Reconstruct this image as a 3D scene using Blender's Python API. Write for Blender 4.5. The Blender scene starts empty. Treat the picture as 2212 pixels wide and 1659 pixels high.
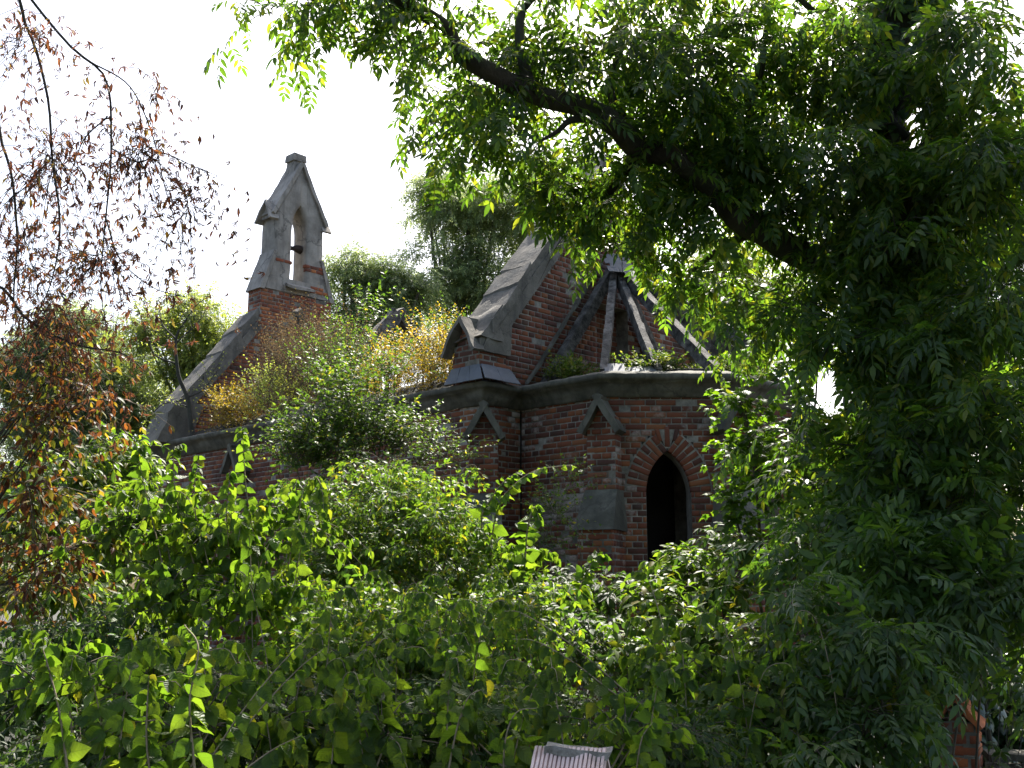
import bpy, math
import numpy as np
from mathutils import Matrix, Vector

# ------------------------------------------------------------------ scene, camera, light
sc = bpy.context.scene
C = sc.collection
rng = np.random.default_rng(11)
PI = math.pi
FPX = 2350.0                      # focal length in pixels of a 2212 px wide frame
PITCH = math.radians(10.6)
CAM = np.array([0.0, 0.0, 1.6])

cd = bpy.data.cameras.new('camera')
cam = bpy.data.objects.new('camera', cd)
C.objects.link(cam)
cam.location = CAM
cam.rotation_euler = (PI / 2 + PITCH, 0, 0)
cd.sensor_width = 36.0
cd.lens = 36.0 * FPX / 2212.0
cd.clip_end = 3000
sc.camera = cam

SUN_EL, SUN_AZ = math.radians(50), math.radians(13)     # azimuth measured from +Y towards +X
w = bpy.data.worlds.new('World')
sc.world = w
w.use_nodes = True
nt = w.node_tree
sky = nt.nodes.new('ShaderNodeTexSky')
sky.sky_type = 'NISHITA'
sky.sun_disc = False
sky.sun_elevation = SUN_EL
sky.sun_rotation = SUN_AZ
sky.air_density = 1.0
sky.dust_density = 4.0
sky.ozone_density = 1.0
bg = nt.nodes['Background']
nt.links.new(sky.outputs[0], bg.inputs[0])
bg.inputs[1].default_value = 0.115
sd = bpy.data.lights.new('sun', 'SUN')
sd.energy = 5.0
sd.angle = math.radians(0.53)
sd.color = (1.0, 0.95, 0.86)
sun = bpy.data.objects.new('sun', sd)
C.objects.link(sun)
sdir = Vector((math.sin(SUN_AZ) * math.cos(SUN_EL), math.cos(SUN_AZ) * math.cos(SUN_EL), math.sin(SUN_EL)))
sun.rotation_euler = sdir.to_track_quat('Z', 'Y').to_euler()
sun.location = (20, 30, 40)
sc.view_settings.view_transform = 'Standard'
sc.view_settings.look = 'None'
sc.view_settings.gamma = 1
sc.view_settings.exposure = 1.58
sc.render.engine = 'CYCLES'
sc.cycles.max_bounces = 6
sc.cycles.diffuse_bounces = 4
sc.cycles.glossy_bounces = 2
sc.render.resolution_x, sc.render.resolution_y = 1024, 768

# ------------------------------------------------------------------ helpers
def at(px, py, Y):
    """frame pixel (2212 wide) + distance along +Y -> world point"""
    dx = (px - 1106) / FPX
    dy = (829.5 - py) / FPX
    f = math.cos(PITCH) - dy * math.sin(PITCH)
    return np.array([dx / f * Y, Y, CAM[2] + (math.sin(PITCH) + dy * math.cos(PITCH)) / f * Y])

def nrm(v):
    return v / np.maximum(np.linalg.norm(v, axis=-1, keepdims=True), 1e-9)

def np_mesh(name, V, F, uv=None):
    V = np.asarray(V, dtype=np.float32).reshape(-1, 3)
    F = np.asarray(F, dtype=np.int32)
    n, k = F.shape
    me = bpy.data.meshes.new(name)
    me.vertices.add(len(V)); me.vertices.foreach_set('co', V.ravel())
    me.loops.add(n * k); me.loops.foreach_set('vertex_index', F.ravel())
    me.polygons.add(n)
    me.polygons.foreach_set('loop_start', np.arange(n, dtype=np.int32) * k)
    me.update(calc_edges=True)
    if uv is not None:
        l_ = me.uv_layers.new(name='leaf')
        l_.data.foreach_set('uv', np.asarray(uv, dtype=np.float32)[F.ravel()].ravel())
    return me

def link(name, me, mat=None, parent=None, kind=None, smooth=False):
    o = bpy.data.objects.new(name, me)
    C.objects.link(o)
    if mat is not None and not me.materials:
        me.materials.append(mat)
    if parent is not None:
        o.parent = parent
    if kind:
        o['kind'] = kind
    if smooth:
        me.polygons.foreach_set('use_smooth', [True] * len(me.polygons))
    return o

def thing(name, label, cat, loc=(0, 0, 0), rotz=0.0, group=None):
    o = bpy.data.objects.new(name, None)
    o.empty_display_size = 0.2
    C.objects.link(o)
    o.location = loc
    o.rotation_euler = (0, 0, rotz)
    o['label'] = label
    o['category'] = cat
    if group:
        o['group'] = group
    return o

def wob(P, s, seed=0.0):
    """cheap smooth pseudo noise, -1..1, three channels"""
    P = np.asarray(P) * s
    x, y, z = P[..., 0] + seed, P[..., 1] + seed * 1.7, P[..., 2] - seed
    a = np.sin(x * 1.7 + 1.3 * np.sin(y * 1.1 + z * .7)) + np.sin(z * 2.3 + 1.1 * np.sin(x * 1.9)) 
    b = np.sin(y * 1.9 + 1.2 * np.sin(z * 1.3 + x * .5)) + np.sin(x * 2.7 + 1.4 * np.sin(y * 1.6))
    c = np.sin(z * 1.8 + 1.4 * np.sin(x * 1.2 + y * .9)) + np.sin(y * 2.9 + 1.2 * np.sin(z * 1.5))
    return np.stack([a, b, c], -1) * .5

class MB:
    """collects quads / tris into one mesh"""
    def __init__(s): s.V = []; s.F = []; s.n = 0
    def add(s, V, F):
        V = np.asarray(V, float).reshape(-1, 3)
        F = np.asarray(F, int)
        if F.shape[1] == 3: F = np.concatenate([F, F[:, 2:]], 1)
        s.V.append(V); s.F.append(F + s.n); s.n += len(V)
    def hexa(s, c, n=(1, 1, 1), jit=0.0, freq=6.0, seed=0.0):
        """box from 8 corners c[i][j][k] order 000,100,010,110,001,101,011,111; subdivided and worn"""
        c = np.asarray(c, float).reshape(2, 2, 2, 3)      # k, j, i
        def P(a, b, d):
            a, b, d = a[..., None], b[..., None], d[..., None]
            r = 0
            for k in (0, 1):
                for j in (0, 1):
                    for i in (0, 1):
                        r = r + c[k, j, i] * (a if i else 1 - a) * (b if j else 1 - b) * (d if k else 1 - d)
            return r
        for ax in range(3):
            o1, o2 = [q for q in range(3) if q != ax]
            n1, n2 = n[o1], n[o2]
            g1, g2 = np.meshgrid(np.linspace(0, 1, n1 + 1), np.linspace(0, 1, n2 + 1), indexing='ij')
            for side in (0, 1):
                t = [None] * 3
                t[ax] = np.full_like(g1, side); t[o1] = g1; t[o2] = g2
                V = P(*t).reshape(-1, 3)
                if jit: V = V + wob(V, freq, seed) * jit
                i, j = np.meshgrid(np.arange(n1), np.arange(n2), indexing='ij')
                a = (i * (n2 + 1) + j).ravel()
                F = np.stack([a, a + n2 + 1, a + n2 + 2, a + 1], 1)
                if (side == 0) != (ax == 1): F = F[:, ::-1]
                s.add(V, F)
    def box(s, x0, x1, y0, y1, z0, z1, **k):
        s.hexa([[x, y, z] for z in (z0, z1) for y in (y0, y1) for x in (x0, x1)], **k)
    def beam(s, p0, p1, wv, hv, n=10, jit=0.0, freq=5.0, seed=0.0):
        p0, p1, wv, hv = [np.asarray(q, float) for q in (p0, p1, wv, hv)]
        cs = [p + wv * a * .5 + hv * b * .5 for b in (-1, 1) for a in (-1, 1) for p in (p0, p1)]
        s.hexa(cs, n=(n, 2, 2), jit=jit, freq=freq, seed=seed)
    def build(s, name, mat, parent=None, kind=None, smooth=False):
        me = np_mesh(name, np.concatenate(s.V), np.concatenate(s.F))
        me.validate()
        return link(name, me, mat, parent, kind, smooth)

# ------------------------------------------------------------------ materials
def mat_new(name):
    m = bpy.data.materials.new(name)
    m.use_nodes = True
    N = m.node_tree.nodes
    return m, N, m.node_tree.links, N['Principled BSDF'], N['Material Output']

def ramp(N, stops, interp='LINEAR'):
    r = N.new('ShaderNodeValToRGB')
    r.color_ramp.interpolation = interp
    e = r.color_ramp.elements
    while len(e) < len(stops): e.new(0.5)
    for q, (p, c) in zip(e, stops):
        q.position = p; q.color = (*c, 1)
    return r

def noise(N, L, scale, detail=6, rough=.6, vec=None):
    t = N.new('ShaderNodeTexNoise')
    t.inputs['Scale'].default_value = scale
    t.inputs['Detail'].default_value = detail
    t.inputs['Roughness'].default_value = rough
    if vec is not None: L.new(vec, t.inputs['Vector'])
    return t

def math_node(N, L, op, a, b=None, clamp=False):
    m = N.new('ShaderNodeMath'); m.operation = op; m.use_clamp = clamp
    for i, v in enumerate((a, b)):
        if v is None: continue
        if isinstance(v, (int, float)): m.inputs[i].default_value = v
        else: L.new(v, m.inputs[i])
    return m.outputs[0]

def mixc(N, L, fac, a, b, typ='MIX'):
    m = N.new('ShaderNodeMix'); m.data_type = 'RGBA'; m.blend_type = typ
    for s_, v in ((m.inputs[0], fac), (m.inputs[6], a), (m.inputs[7], b)):
        if isinstance(v, (int, float)): s_.default_value = v
        elif isinstance(v, tuple): s_.default_value = (*v, 1)
        else: L.new(v, s_)
    return m.outputs[2]

def rand_id(N, L):
    g = N.new('ShaderNodeNewGeometry'); o = N.new('ShaderNodeObjectInfo')
    s = math_node(N, L, 'ADD', g.outputs['Random Per Island'], o.outputs['Random'])
    return math_node(N, L, 'FRACT', s), g

def leaf_mat(name, stops, trans, tfac=.45, rough=.42, spec=.5, vein=0):
    """two-sided leaf: reflection by island colour, light passing through tinted by trans"""
    m, N, L, P, O = mat_new(name)
    r, g = rand_id(N, L)
    cr = ramp(N, stops); L.new(r, cr.inputs[0])
    nz = noise(N, L, 1.3, 3, vec=g.outputs['Position'])
    v = N.new('ShaderNodeMapRange'); L.new(nz.outputs[0], v.inputs[0])
    v.inputs[1].default_value = .3; v.inputs[2].default_value = .7
    v.inputs[3].default_value = .72; v.inputs[4].default_value = 1.3
    hs = N.new('ShaderNodeHueSaturation'); L.new(cr.outputs[0], hs.inputs['Color']); L.new(v.outputs[0], hs.inputs['Value'])
    # fine blotches on the blade
    n2 = noise(N, L, 60, 3, vec=g.outputs['Position'])
    c2 = mixc(N, L, math_node(N, L, 'MULTIPLY', n2.outputs[0], .35), hs.outputs[0], (.03, .04, .012))
    tcol = hs.outputs[0]
    if vein:
        uvn = N.new('ShaderNodeUVMap'); uvn.uv_map = 'leaf'
        sx_ = N.new('ShaderNodeSeparateXYZ'); L.new(uvn.outputs[0], sx_.inputs[0])
        ax_ = math_node(N, L, 'ABSOLUTE', sx_.outputs[0])
        ph = math_node(N, L, 'SUBTRACT', sx_.outputs[1], math_node(N, L, 'MULTIPLY', ax_, .75))
        wv_ = math_node(N, L, 'ABSOLUTE', math_node(N, L, 'SINE', math_node(N, L, 'MULTIPLY', ph, PI * 6.5)))
        side_ = math_node(N, L, 'LESS_THAN', wv_, .13)
        mid_ = math_node(N, L, 'LESS_THAN', ax_, .016)
        vf = math_node(N, L, 'MAXIMUM', math_node(N, L, 'MULTIPLY', side_, .6), mid_)
        c2 = mixc(N, L, math_node(N, L, 'MULTIPLY', vf, .35), c2, (.16, .21, .06))
        tcol = mixc(N, L, math_node(N, L, 'MULTIPLY', vf, .45), tcol, (.03, .05, .008))
        bp = N.new('ShaderNodeBump'); bp.inputs['Strength'].default_value = .6; bp.inputs['Distance'].default_value = .004
        L.new(wv_, bp.inputs['Height']); L.new(bp.outputs[0], P.inputs['Normal'])
    L.new(c2, P.inputs['Base Color'])
    P.inputs['Roughness'].default_value = rough
    P.inputs['Specular IOR Level'].default_value = spec
    t = N.new('ShaderNodeBsdfTranslucent')
    tc = mixc(N, L, 1.0, tcol, trans, 'MULTIPLY')
    L.new(tc, t.inputs[0])
    ms = N.new('ShaderNodeMixShader'); ms.inputs[0].default_value = tfac
    L.new(P.outputs[0], ms.inputs[1]); L.new(t.outputs[0], ms.inputs[2]); L.new(ms.outputs[0], O.inputs[0])
    return m

def brick_mat(name, bright=1.0, white=.0):
    m, N, L, P, O = mat_new(name)
    r, g = rand_id(N, L)
    k = bright
    cr = ramp(N, [(0, (.10 * k, .034 * k, .02 * k)), (.2, (.22 * k, .055 * k, .024 * k)), (.5, (.30 * k, .075 * k, .026 * k)),
                  (.75, (.38 * k, .105 * k, .032 * k)), (.9, (.46 * k, .15 * k, .04 * k)), (1, (.17 * k, .07 * k, .042 * k))])
    L.new(r, cr.inputs[0])
    n1 = noise(N, L, 35, 6, .7, g.outputs['Position'])
    c1 = mixc(N, L, math_node(N, L, 'MULTIPLY', n1.outputs[0], .7), cr.outputs[0], (.07, .04, .03))
    # pale bloom of lime on patches of bricks
    n2 = noise(N, L, .9, 2, .5, g.outputs['Position'])
    n3 = noise(N, L, 14, 5, .7, g.outputs['Position'])
    r7 = math_node(N, L, 'FRACT', math_node(N, L, 'MULTIPLY', r, 7.31))
    s = math_node(N, L, 'ADD', math_node(N, L, 'MULTIPLY', n2.outputs[0], 3.4), math_node(N, L, 'MULTIPLY', r7, .5))
    s = math_node(N, L, 'ADD', s, math_node(N, L, 'MULTIPLY', n3.outputs[0], .8))
    mr = N.new('ShaderNodeMapRange'); L.new(s, mr.inputs[0])
    mr.inputs[1].default_value = 2.78 - white; mr.inputs[2].default_value = 3.0 - white
    c2 = mixc(N, L, math_node(N, L, 'MULTIPLY', mr.outputs[0], .72), c1, (.42, .37, .32))
    # soot and algae
    n4 = noise(N, L, 2.1, 5, .65, g.outputs['Position'])
    m4 = N.new('ShaderNodeMapRange'); L.new(n4.outputs[0], m4.inputs[0]); m4.inputs[1].default_value = .5; m4.inputs[2].default_value = .72
    c3 = mixc(N, L, math_node(N, L, 'MULTIPLY', m4.outputs[0], .7), c2, (.05, .042, .03))
    L.new(c3, P.inputs['Base Color'])
    P.inputs['Roughness'].default_value = .9
    b = N.new('ShaderNodeBump'); b.inputs['Strength'].default_value = .5; b.inputs['Distance'].default_value = .006
    L.new(n1.outputs[0], b.inputs['Height']); L.new(b.outputs[0], P.inputs['Normal'])
    return m

def rough_mat(name, stops, scale, bump=.4, bdist=.01, rough=.9, dirt=None, dscale=1.5, dmax=.7, stretch=None, detail=8, crack=0, streak=None):
    m, N, L, P, O = mat_new(name)
    tc = N.new('ShaderNodeTexCoord')
    vec = tc.outputs['Object']
    if stretch:
        mp = N.new('ShaderNodeMapping'); mp.inputs['Scale'].default_value = stretch
        L.new(vec, mp.inputs[0]); vec = mp.outputs[0]
    n1 = noise(N, L, scale, detail, .65, vec)
    cr = ramp(N, stops); L.new(n1.outputs[0], cr.inputs[0])
    col = cr.outputs[0]
    if dirt:
        g = N.new('ShaderNodeNewGeometry')
        n2 = noise(N, L, dscale, 6, .65, g.outputs['Position'])
        mr = N.new('ShaderNodeMapRange'); L.new(n2.outputs[0], mr.inputs[0]); mr.inputs[1].default_value = .45; mr.inputs[2].default_value = .65
        col = mixc(N, L, math_node(N, L, 'MULTIPLY', mr.outputs[0], dmax), col, dirt)
    if streak:
        mp2 = N.new('ShaderNodeMapping'); mp2.inputs['Scale'].default_value = (9, 9, .8)
        L.new(tc.outputs['Object'], mp2.inputs[0])
        n5 = noise(N, L, 1.0, 5, .6, mp2.outputs[0])
        m5 = N.new('ShaderNodeMapRange'); L.new(n5.outputs[0], m5.inputs[0]); m5.inputs[1].default_value = .5; m5.inputs[2].default_value = .68
        col = mixc(N, L, math_node(N, L, 'MULTIPLY', m5.outputs[0], .6), col, streak)
    hgt = None
    if crack:
        wv_ = N.new('ShaderNodeTexVoronoi'); wv_.feature = 'DISTANCE_TO_EDGE'; wv_.inputs['Scale'].default_value = crack
        nn_ = noise(N, L, 5, 4, .6, tc.outputs['Object'])
        dv = N.new('ShaderNodeVectorMath'); dv.operation = 'SCALE'; L.new(nn_.outputs[1], dv.inputs[0]); dv.inputs['Scale'].default_value = .35
        ad = N.new('ShaderNodeVectorMath'); L.new(tc.outputs['Object'], ad.inputs[0]); L.new(dv.outputs[0], ad.inputs[1])
        L.new(ad.outputs[0], wv_.inputs['Vector'])
        m6 = N.new('ShaderNodeMapRange'); L.new(wv_.outputs['Distance'], m6.inputs[0]); m6.inputs[1].default_value = .004; m6.inputs[2].default_value = .018
        m6.inputs[3].default_value = 1; m6.inputs[4].default_value = 0
        col = mixc(N, L, math_node(N, L, 'MULTIPLY', m6.outputs[0], .5), col, (.04, .035, .028))
    L.new(col, P.inputs['Base Color'])
    P.inputs['Roughness'].default_value = rough
    nb = noise(N, L, scale * 4, 6, .7, vec)
    b = N.new('ShaderNodeBump'); b.inputs['Strength'].default_value = bump; b.inputs['Distance'].default_value = bdist
    L.new(nb.outputs[0], b.inputs['Height']); L.new(b.outputs[0], P.inputs['Normal'])
    return m

M = {}
M['brick'] = brick_mat('old_brick', .72, .0)
M['brick_red'] = brick_mat('fresh_red_brick', 1.25, -.6)
M['brick_orange_lit'] = brick_mat('orange_brick_lit', 1.7, -.6)  # brick colours raised to stand in for sun the piers lack
M['mortar'] = rough_mat('mortar', [(.3, (.12, .105, .085)), (.7, (.40, .36, .30))], 9, dirt=(.05, .045, .03))
M['render'] = rough_mat('cement_render', [(.25, (.09, .078, .06)), (.55, (.18, .158, .125)), (.8, (.27, .24, .195))], 3.2, bump=.7, bdist=.015, dirt=(.07, .065, .05), dscale=2.2, dmax=.7, crack=1.7, streak=(.06, .055, .045))
M['render_pale'] = rough_mat('pale_cement_render', [(.25, (.24, .21, .175)), (.6, (.36, .32, .27)), (.85, (.45, .41, .35))], 3.0, bump=.6, bdist=.012, dirt=(.14, .12, .095), dscale=2.6, dmax=.6, crack=.8, streak=(.15, .13, .105))
M['cornice'] = rough_mat('mossy_render', [(.25, (.065, .06, .045)), (.6, (.15, .138, .105)), (.85, (.23, .215, .17))], 3.5, bump=.6, bdist=.015, dirt=(.035, .034, .022), dscale=1.8, dmax=.7, crack=.9, streak=(.04, .038, .028))
M['wood'] = rough_mat('weathered_timber', [(.38, (.02, .017, .014)), (.5, (.10, .09, .078)), (.68, (.22, .20, .175))], 9, bump=1.0, bdist=.012, dirt=(.03, .027, .02), dscale=2.5)
M['slate'] = rough_mat('slate', [(.3, (.07, .075, .085)), (.7, (.13, .14, .155))], 6, bump=.3, rough=.75, dirt=(.12, .12, .11), dmax=.4)
M['iron'] = rough_mat('rusty_iron', [(.3, (.02, .015, .012)), (.7, (.07, .04, .025))], 20, rough=.8)
M['soil'] = rough_mat('soil', [(.3, (.012, .01, .007)), (.7, (.032, .028, .017))], 5, bump=1, bdist=.04, dirt=(.016, .026, .008))
M['inside'] = rough_mat('gloom_dark_plaster', [(.3, (.02, .018, .016)), (.7, (.05, .046, .042))], 2)  # near-black colour paints the gloom behind the lancets
M['bark'] = rough_mat('bark', [(.3, (.02, .017, .013)), (.7, (.085, .07, .055))], 9, bump=1, bdist=.02, stretch=(1, 1, .3), dirt=(.03, .04, .016), dscale=3)
M['bark_grey'] = rough_mat('grey_bark', [(.3, (.05, .045, .038)), (.7, (.15, .135, .115))], 9, bump=.8, bdist=.01)
M['twig'] = rough_mat('twig_bark', [(.3, (.05, .038, .024)), (.7, (.13, .1, .065))], 20)
M['cane'] = rough_mat('pale_cane', [(.3, (.2, .15, .085)), (.7, (.34, .27, .17))], 20)
M['tile'] = rough_mat('pink_clay_tile', [(.3, (.58, .40, .34)), (.7, (.78, .6, .53))], 12, bump=.3, bdist=.003, dirt=(.28, .2, .14), dscale=9, dmax=.5)
M['tile_mortar'] = rough_mat('lichened_mortar', [(.3, (.16, .14, .11)), (.7, (.42, .39, .33))], 22, bump=1, bdist=.01)

YG = (3.0, 3.1, 1.2)
M['ash'] = leaf_mat('ash_leaf', [(0, (.024, .055, .014)), (.5, (.042, .085, .018)), (.85, (.075, .122, .02)), (1, (.13, .14, .025))], (3.3, 3.2, .9), .5, .42, .4)
M['ashlow'] = leaf_mat('ash_leaf_low', [(0, (.028, .062, .016)), (.5, (.045, .09, .02)), (1, (.085, .13, .025))], (2.8, 2.9, .8), .42, .42, .4)
M['philad'] = leaf_mat('mock_orange_leaf', [(0, (.038, .08, .014)), (.5, (.065, .12, .018)), (.97, (.10, .155, .022)), (1, (.18, .18, .025))], (2.9, 2.75, .9), .52, .5, .3, 1)
M['elder'] = leaf_mat('shrub_leaf', [(0, (.04, .085, .016)), (.5, (.068, .122, .018)), (.9, (.11, .155, .022)), (1, (.24, .2, .025))], (2.6, 2.6, .9), .48, .5, .3)
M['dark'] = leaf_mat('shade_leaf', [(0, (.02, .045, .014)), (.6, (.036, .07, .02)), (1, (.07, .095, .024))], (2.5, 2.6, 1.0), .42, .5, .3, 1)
M['small'] = leaf_mat('small_leaf', [(0, (.035, .07, .018)), (.6, (.058, .105, .022)), (.92, (.10, .14, .03)), (1, (.24, .2, .04))], (2.4, 2.5, .8), .45, .5, .3)
M['maple'] = leaf_mat('maple_leaf', [(0, (.038, .085, .016)), (.6, (.065, .125, .018)), (1, (.1, .155, .022))], (2.7, 2.7, .6), .5, .5, .35)
M['far'] = leaf_mat('far_tree_leaf', [(0, (.10, .14, .07)), (.6, (.17, .215, .11)), (1, (.27, .30, .16))], (2.3, 2.3, 1.5), .55, .5)  # leaf colour paled to stand in for haze over distance
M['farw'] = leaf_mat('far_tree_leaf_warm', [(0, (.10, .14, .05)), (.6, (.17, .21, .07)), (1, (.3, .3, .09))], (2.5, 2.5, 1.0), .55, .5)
M['gold'] = leaf_mat('golden_leaf', [(0, (.10, .12, .025)), (.4, (.30, .24, .03)), (.8, (.45, .31, .035)), (1, (.26, .14, .03))], (1.8, 1.7, .8), .45, .5)
M['dry'] = leaf_mat('dry_herb', [(0, (.10, .07, .045)), (.5, (.17, .12, .075)), (.8, (.13, .12, .04)), (1, (.24, .17, .10))], (1.6, 1.4, 1.0), .35, .8, .2)
M['brown'] = leaf_mat('withered_leaf', [(0, (.045, .025, .022)), (.5, (.09, .04, .03)), (.8, (.15, .065, .03)), (.92, (.10, .10, .03)), (1, (.2, .14, .03))], (2.4, 1.9, 1.2), .4, .6, .3)
M['rust'] = leaf_mat('rusty_leaf', [(0, (.06, .022, .014)), (.35, (.14, .05, .02)), (.5, (.07, .09, .02)), (.85, (.11, .13, .025)), (1, (.27, .17, .03))], (2.0, 1.9, .8), .42, .55, .25)
M['ivy'] = leaf_mat('ivy_leaf', [(0, (.018, .045, .024)), (.6, (.03, .065, .03)), (1, (.05, .085, .035))], (2.0, 2.6, 1.0), .2, .3, .6)
M['grass'] = leaf_mat('roof_grass', [(0, (.05, .09, .02)), (.6, (.09, .13, .03)), (1, (.2, .17, .06))], (2.2, 2.4, .9), .4, .6, .3)

# ------------------------------------------------------------------ leaf templates (x across, y along, z normal)
def blade(stations, fold=.25, curl=.25, twist=0.0):
    """stations: list of (t, half width). returns V, F(tris)"""
    V = [(0, 0, 0)]
    for t, h in stations:
        z = -curl * t * t
        V += [(-h, t, z + fold * h), (0, t, z), (h, t, z + fold * h)]
    V.append((0, 1, -curl))
    F = [(0, 2, 1), (0, 3, 2)]
    n = len(stations)
    for i in range(n - 1):
        a = 1 + 3 * i
        F += [(a, a + 1, a + 4), (a, a + 4, a + 3), (a + 1, a + 2, a + 5), (a + 1, a + 5, a + 4)]
    a = 1 + 3 * (n - 1); e = len(V) - 1
    F += [(a, a + 1, e), (a + 1, a + 2, e)]
    V = np.array(V, float)
    if twist:
        an = V[:, 1] * twist
        x, z = V[:, 0].copy(), V[:, 2].copy()
        V[:, 0] = x * np.cos(an); V[:, 2] = z + x * np.sin(an)
    return V, np.array(F)

def place(V, pos, ax, nor, sc_):
    ax = nrm(np.array(ax, float)); nor = np.array(nor, float)
    nor = nrm(nor - ax * np.dot(ax, nor)); x = np.cross(ax, nor)
    return np.array(pos) + sc_ * (V[:, :1] * x + V[:, 1:2] * ax + V[:, 2:] * nor)

def compound(npair, leaflet, llen, rach=1.0, ang=58, droop=.3, ldroop=.35, seed=0, term=True):
    """pinnate leaf; total length about 1"""
    r = np.random.default_rng(seed)
    V, F, n = [], [], 0
    def add(v, f):
        nonlocal n
        V.append(v); F.append(f + n); n += len(v)
    lv, lf = leaflet
    def rp(t): return np.array([0, t * rach, -droop * t * t])
    for i in range(npair):
        t = .28 + .66 * i / max(npair - 1, 1) * .92
        for s in (-1, 1):
            a = math.radians(ang + r.uniform(-10, 10) - 12 * i / npair)
            axd = np.array([s * math.sin(a), math.cos(a), -ldroop + r.uniform(-.2, .2)])
            add(place(lv, rp(t), axd, (s * .2 + r.uniform(-.3, .3), r.uniform(-.2, .2), 1), llen * r.uniform(.85, 1.1) * (1 - .25 * abs(i / npair - .4))), lf)
    if term: add(place(lv, rp(.95), (r.uniform(-.2, .2), 1, -2 * droop * .9), (0, .4, 1), llen * 1.05), lf)
    p = [rp(t) for t in (0, .35, .7, .97)]
    wv = .011
    rv = np.array([q + np.array([s * wv, 0, 0]) for q in p for s in (-1, 1)])
    rf = np.array([f for i in range(3) for f in ((2 * i, 2 * i + 1, 2 * i + 3), (2 * i, 2 * i + 3, 2 * i + 2))])
    add(rv, rf)
    return np.concatenate(V), np.concatenate(F)

lance = blade([(.28, .165), (.6, .15)], .3, .18)
lance1 = blade([(.42, .16)], .3, .1)
def ripple(b_, seed, amp=.035):
    V, F = b_; V = V.copy(); r = np.random.default_rng(seed)
    V[1:-1, 2] += r.normal(0, amp, len(V) - 2); V[1:-1, 0] *= r.uniform(.9, 1.1, len(V) - 2)
    return V, F
ovate = [ripple(blade([(.06, .15), (.16, .285), (.3, .35), (.45, .355), (.62, .285), (.8, .16)], f_, c, tw), i_) for i_, (f_, c, tw) in enumerate(((.22, .15, .0), (.35, .38, .35), (.15, .25, -.4), (.5, .2, .2), (.3, .55, -.1)))]
ellip = [blade([(.25, .2), (.6, .2)], .25, c, tw) for c, tw in ((.15, 0), (.35, .3))]
tiny = [blade([(.45, .26)], .25, .15)]
ashleaf = [compound(4, lance, .40, droop=d, ldroop=l, seed=i) for i, (d, l) in enumerate(((.25, .35), (.45, .5), (.15, .2)))]
ashleaf5 = [compound(5, lance, .33, droop=d, ldroop=l, seed=9 + i) for i, (d, l) in enumerate(((.3, .4), (.5, .6)))]
farspray = [compound(3, lance1, .42, droop=.3, ldroop=.3, seed=20 + i) for i in range(2)]
rosefoil = [compound(2, ellip[0], .42, droop=.2, ldroop=.3, seed=30 + i) for i in range(2)]

def palmate(nl, leaflet, spread, droop, seed):
    r = np.random.default_rng(seed); V, F, n = [], [], 0
    lv, lf = leaflet
    for i in range(nl):
        a = math.radians(-spread + 2 * spread * i / (nl - 1) + r.uniform(-8, 8))
        v = place(lv, (0, .25, 0), (math.sin(a), math.cos(a), -droop + r.uniform(-.25, .25)), (r.uniform(-.5, .5), r.uniform(-.4, .4), 1), .75 * r.uniform(.6, 1.05))
        V.append(v); F.append(lf + n); n += len(v)
    V.append(np.array([(-.012, 0, 0), (.012, 0, 0), (.012, .27, 0), (-.012, .27, 0)])); F.append(np.array([(0, 1, 2), (0, 2, 3)]) + n)
    return np.concatenate(V), np.concatenate(F)
curled = blade([(.25, .09), (.6, .13)], .9, .7, .9)
chestnut = [palmate(4, curled, 80, .5, 40), palmate(3, curled, 60, .8, 41), palmate(2, curled, 40, .9, 42), blade([(.3, .12), (.65, .15)], .8, .5, .6)]

def maple_leaf():
    out = [(0, 0), (.20, .02), (.42, -.02), (.34, .18), (.58, .36), (.38, .42), (.36, .56), (.2, .52), (.24, .74), (.1, .78), (0, 1.0)]
    out = out + [(-x, y) for x, y in out[-2:0:-1]]
    V = np.array([(x, y, -.25 * (x * x) - .2 * y * y + .02 * math.sin(9 * x + 5 * y)) for x, y in out] + [(0, .38, 0.03)])
    n = len(out)
    return V, np.array([(i, (i + 1) % n, n) for i in range(n)])
mapleaf = [maple_leaf()]
def ivy_leaf():
    out = [(0, 0), (.26, -.06), (.5, .14), (.34, .42), (.26, .62), (0, 1), (-.26, .62), (-.34, .42), (-.5, .14), (-.26, -.06)]
    V = np.array([(x, y, -.15 * y * y) for x, y in out] + [(0, .4, .03)])
    return V, np.array([(i, (i + 1) % 10, 10) for i in range(10)])
ivyleaf = [ivy_leaf()]
grassblade = [blade([(.3, .03), (.7, .022)], .3, .5)]

# ------------------------------------------------------------------ plants
UP = np.array([0, 0, 1.0])

def tubes(P, R, S=4):
    """P (T,K,3) polylines, R (T,K) radii -> V, F(quads)"""
    P = np.asarray(P, float); R = np.asarray(R, float)
    T, K, _ = P.shape
    tan = nrm(np.gradient(P, axis=1))
    ref = np.where(np.abs(tan[..., 2:]) > .9, np.array([1.0, 0, 0]), UP)
    a = nrm(np.cross(tan, ref)); b = np.cross(tan, a)
    an = np.arange(S) * 2 * PI / S
    V = P[:, :, None] + R[:, :, None, None] * (a[:, :, None] * np.cos(an)[:, None] + b[:, :, None] * np.sin(an)[:, None])
    t, k, s = np.meshgrid(np.arange(T), np.arange(K - 1), np.arange(S), indexing='ij')
    i0 = (t * K + k) * S; s2 = (s + 1) % S
    F = np.stack([i0 + s, i0 + s2, i0 + S + s2, i0 + S + s], -1).reshape(-1, 4)
    return V.reshape(-1, 3), F

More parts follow.
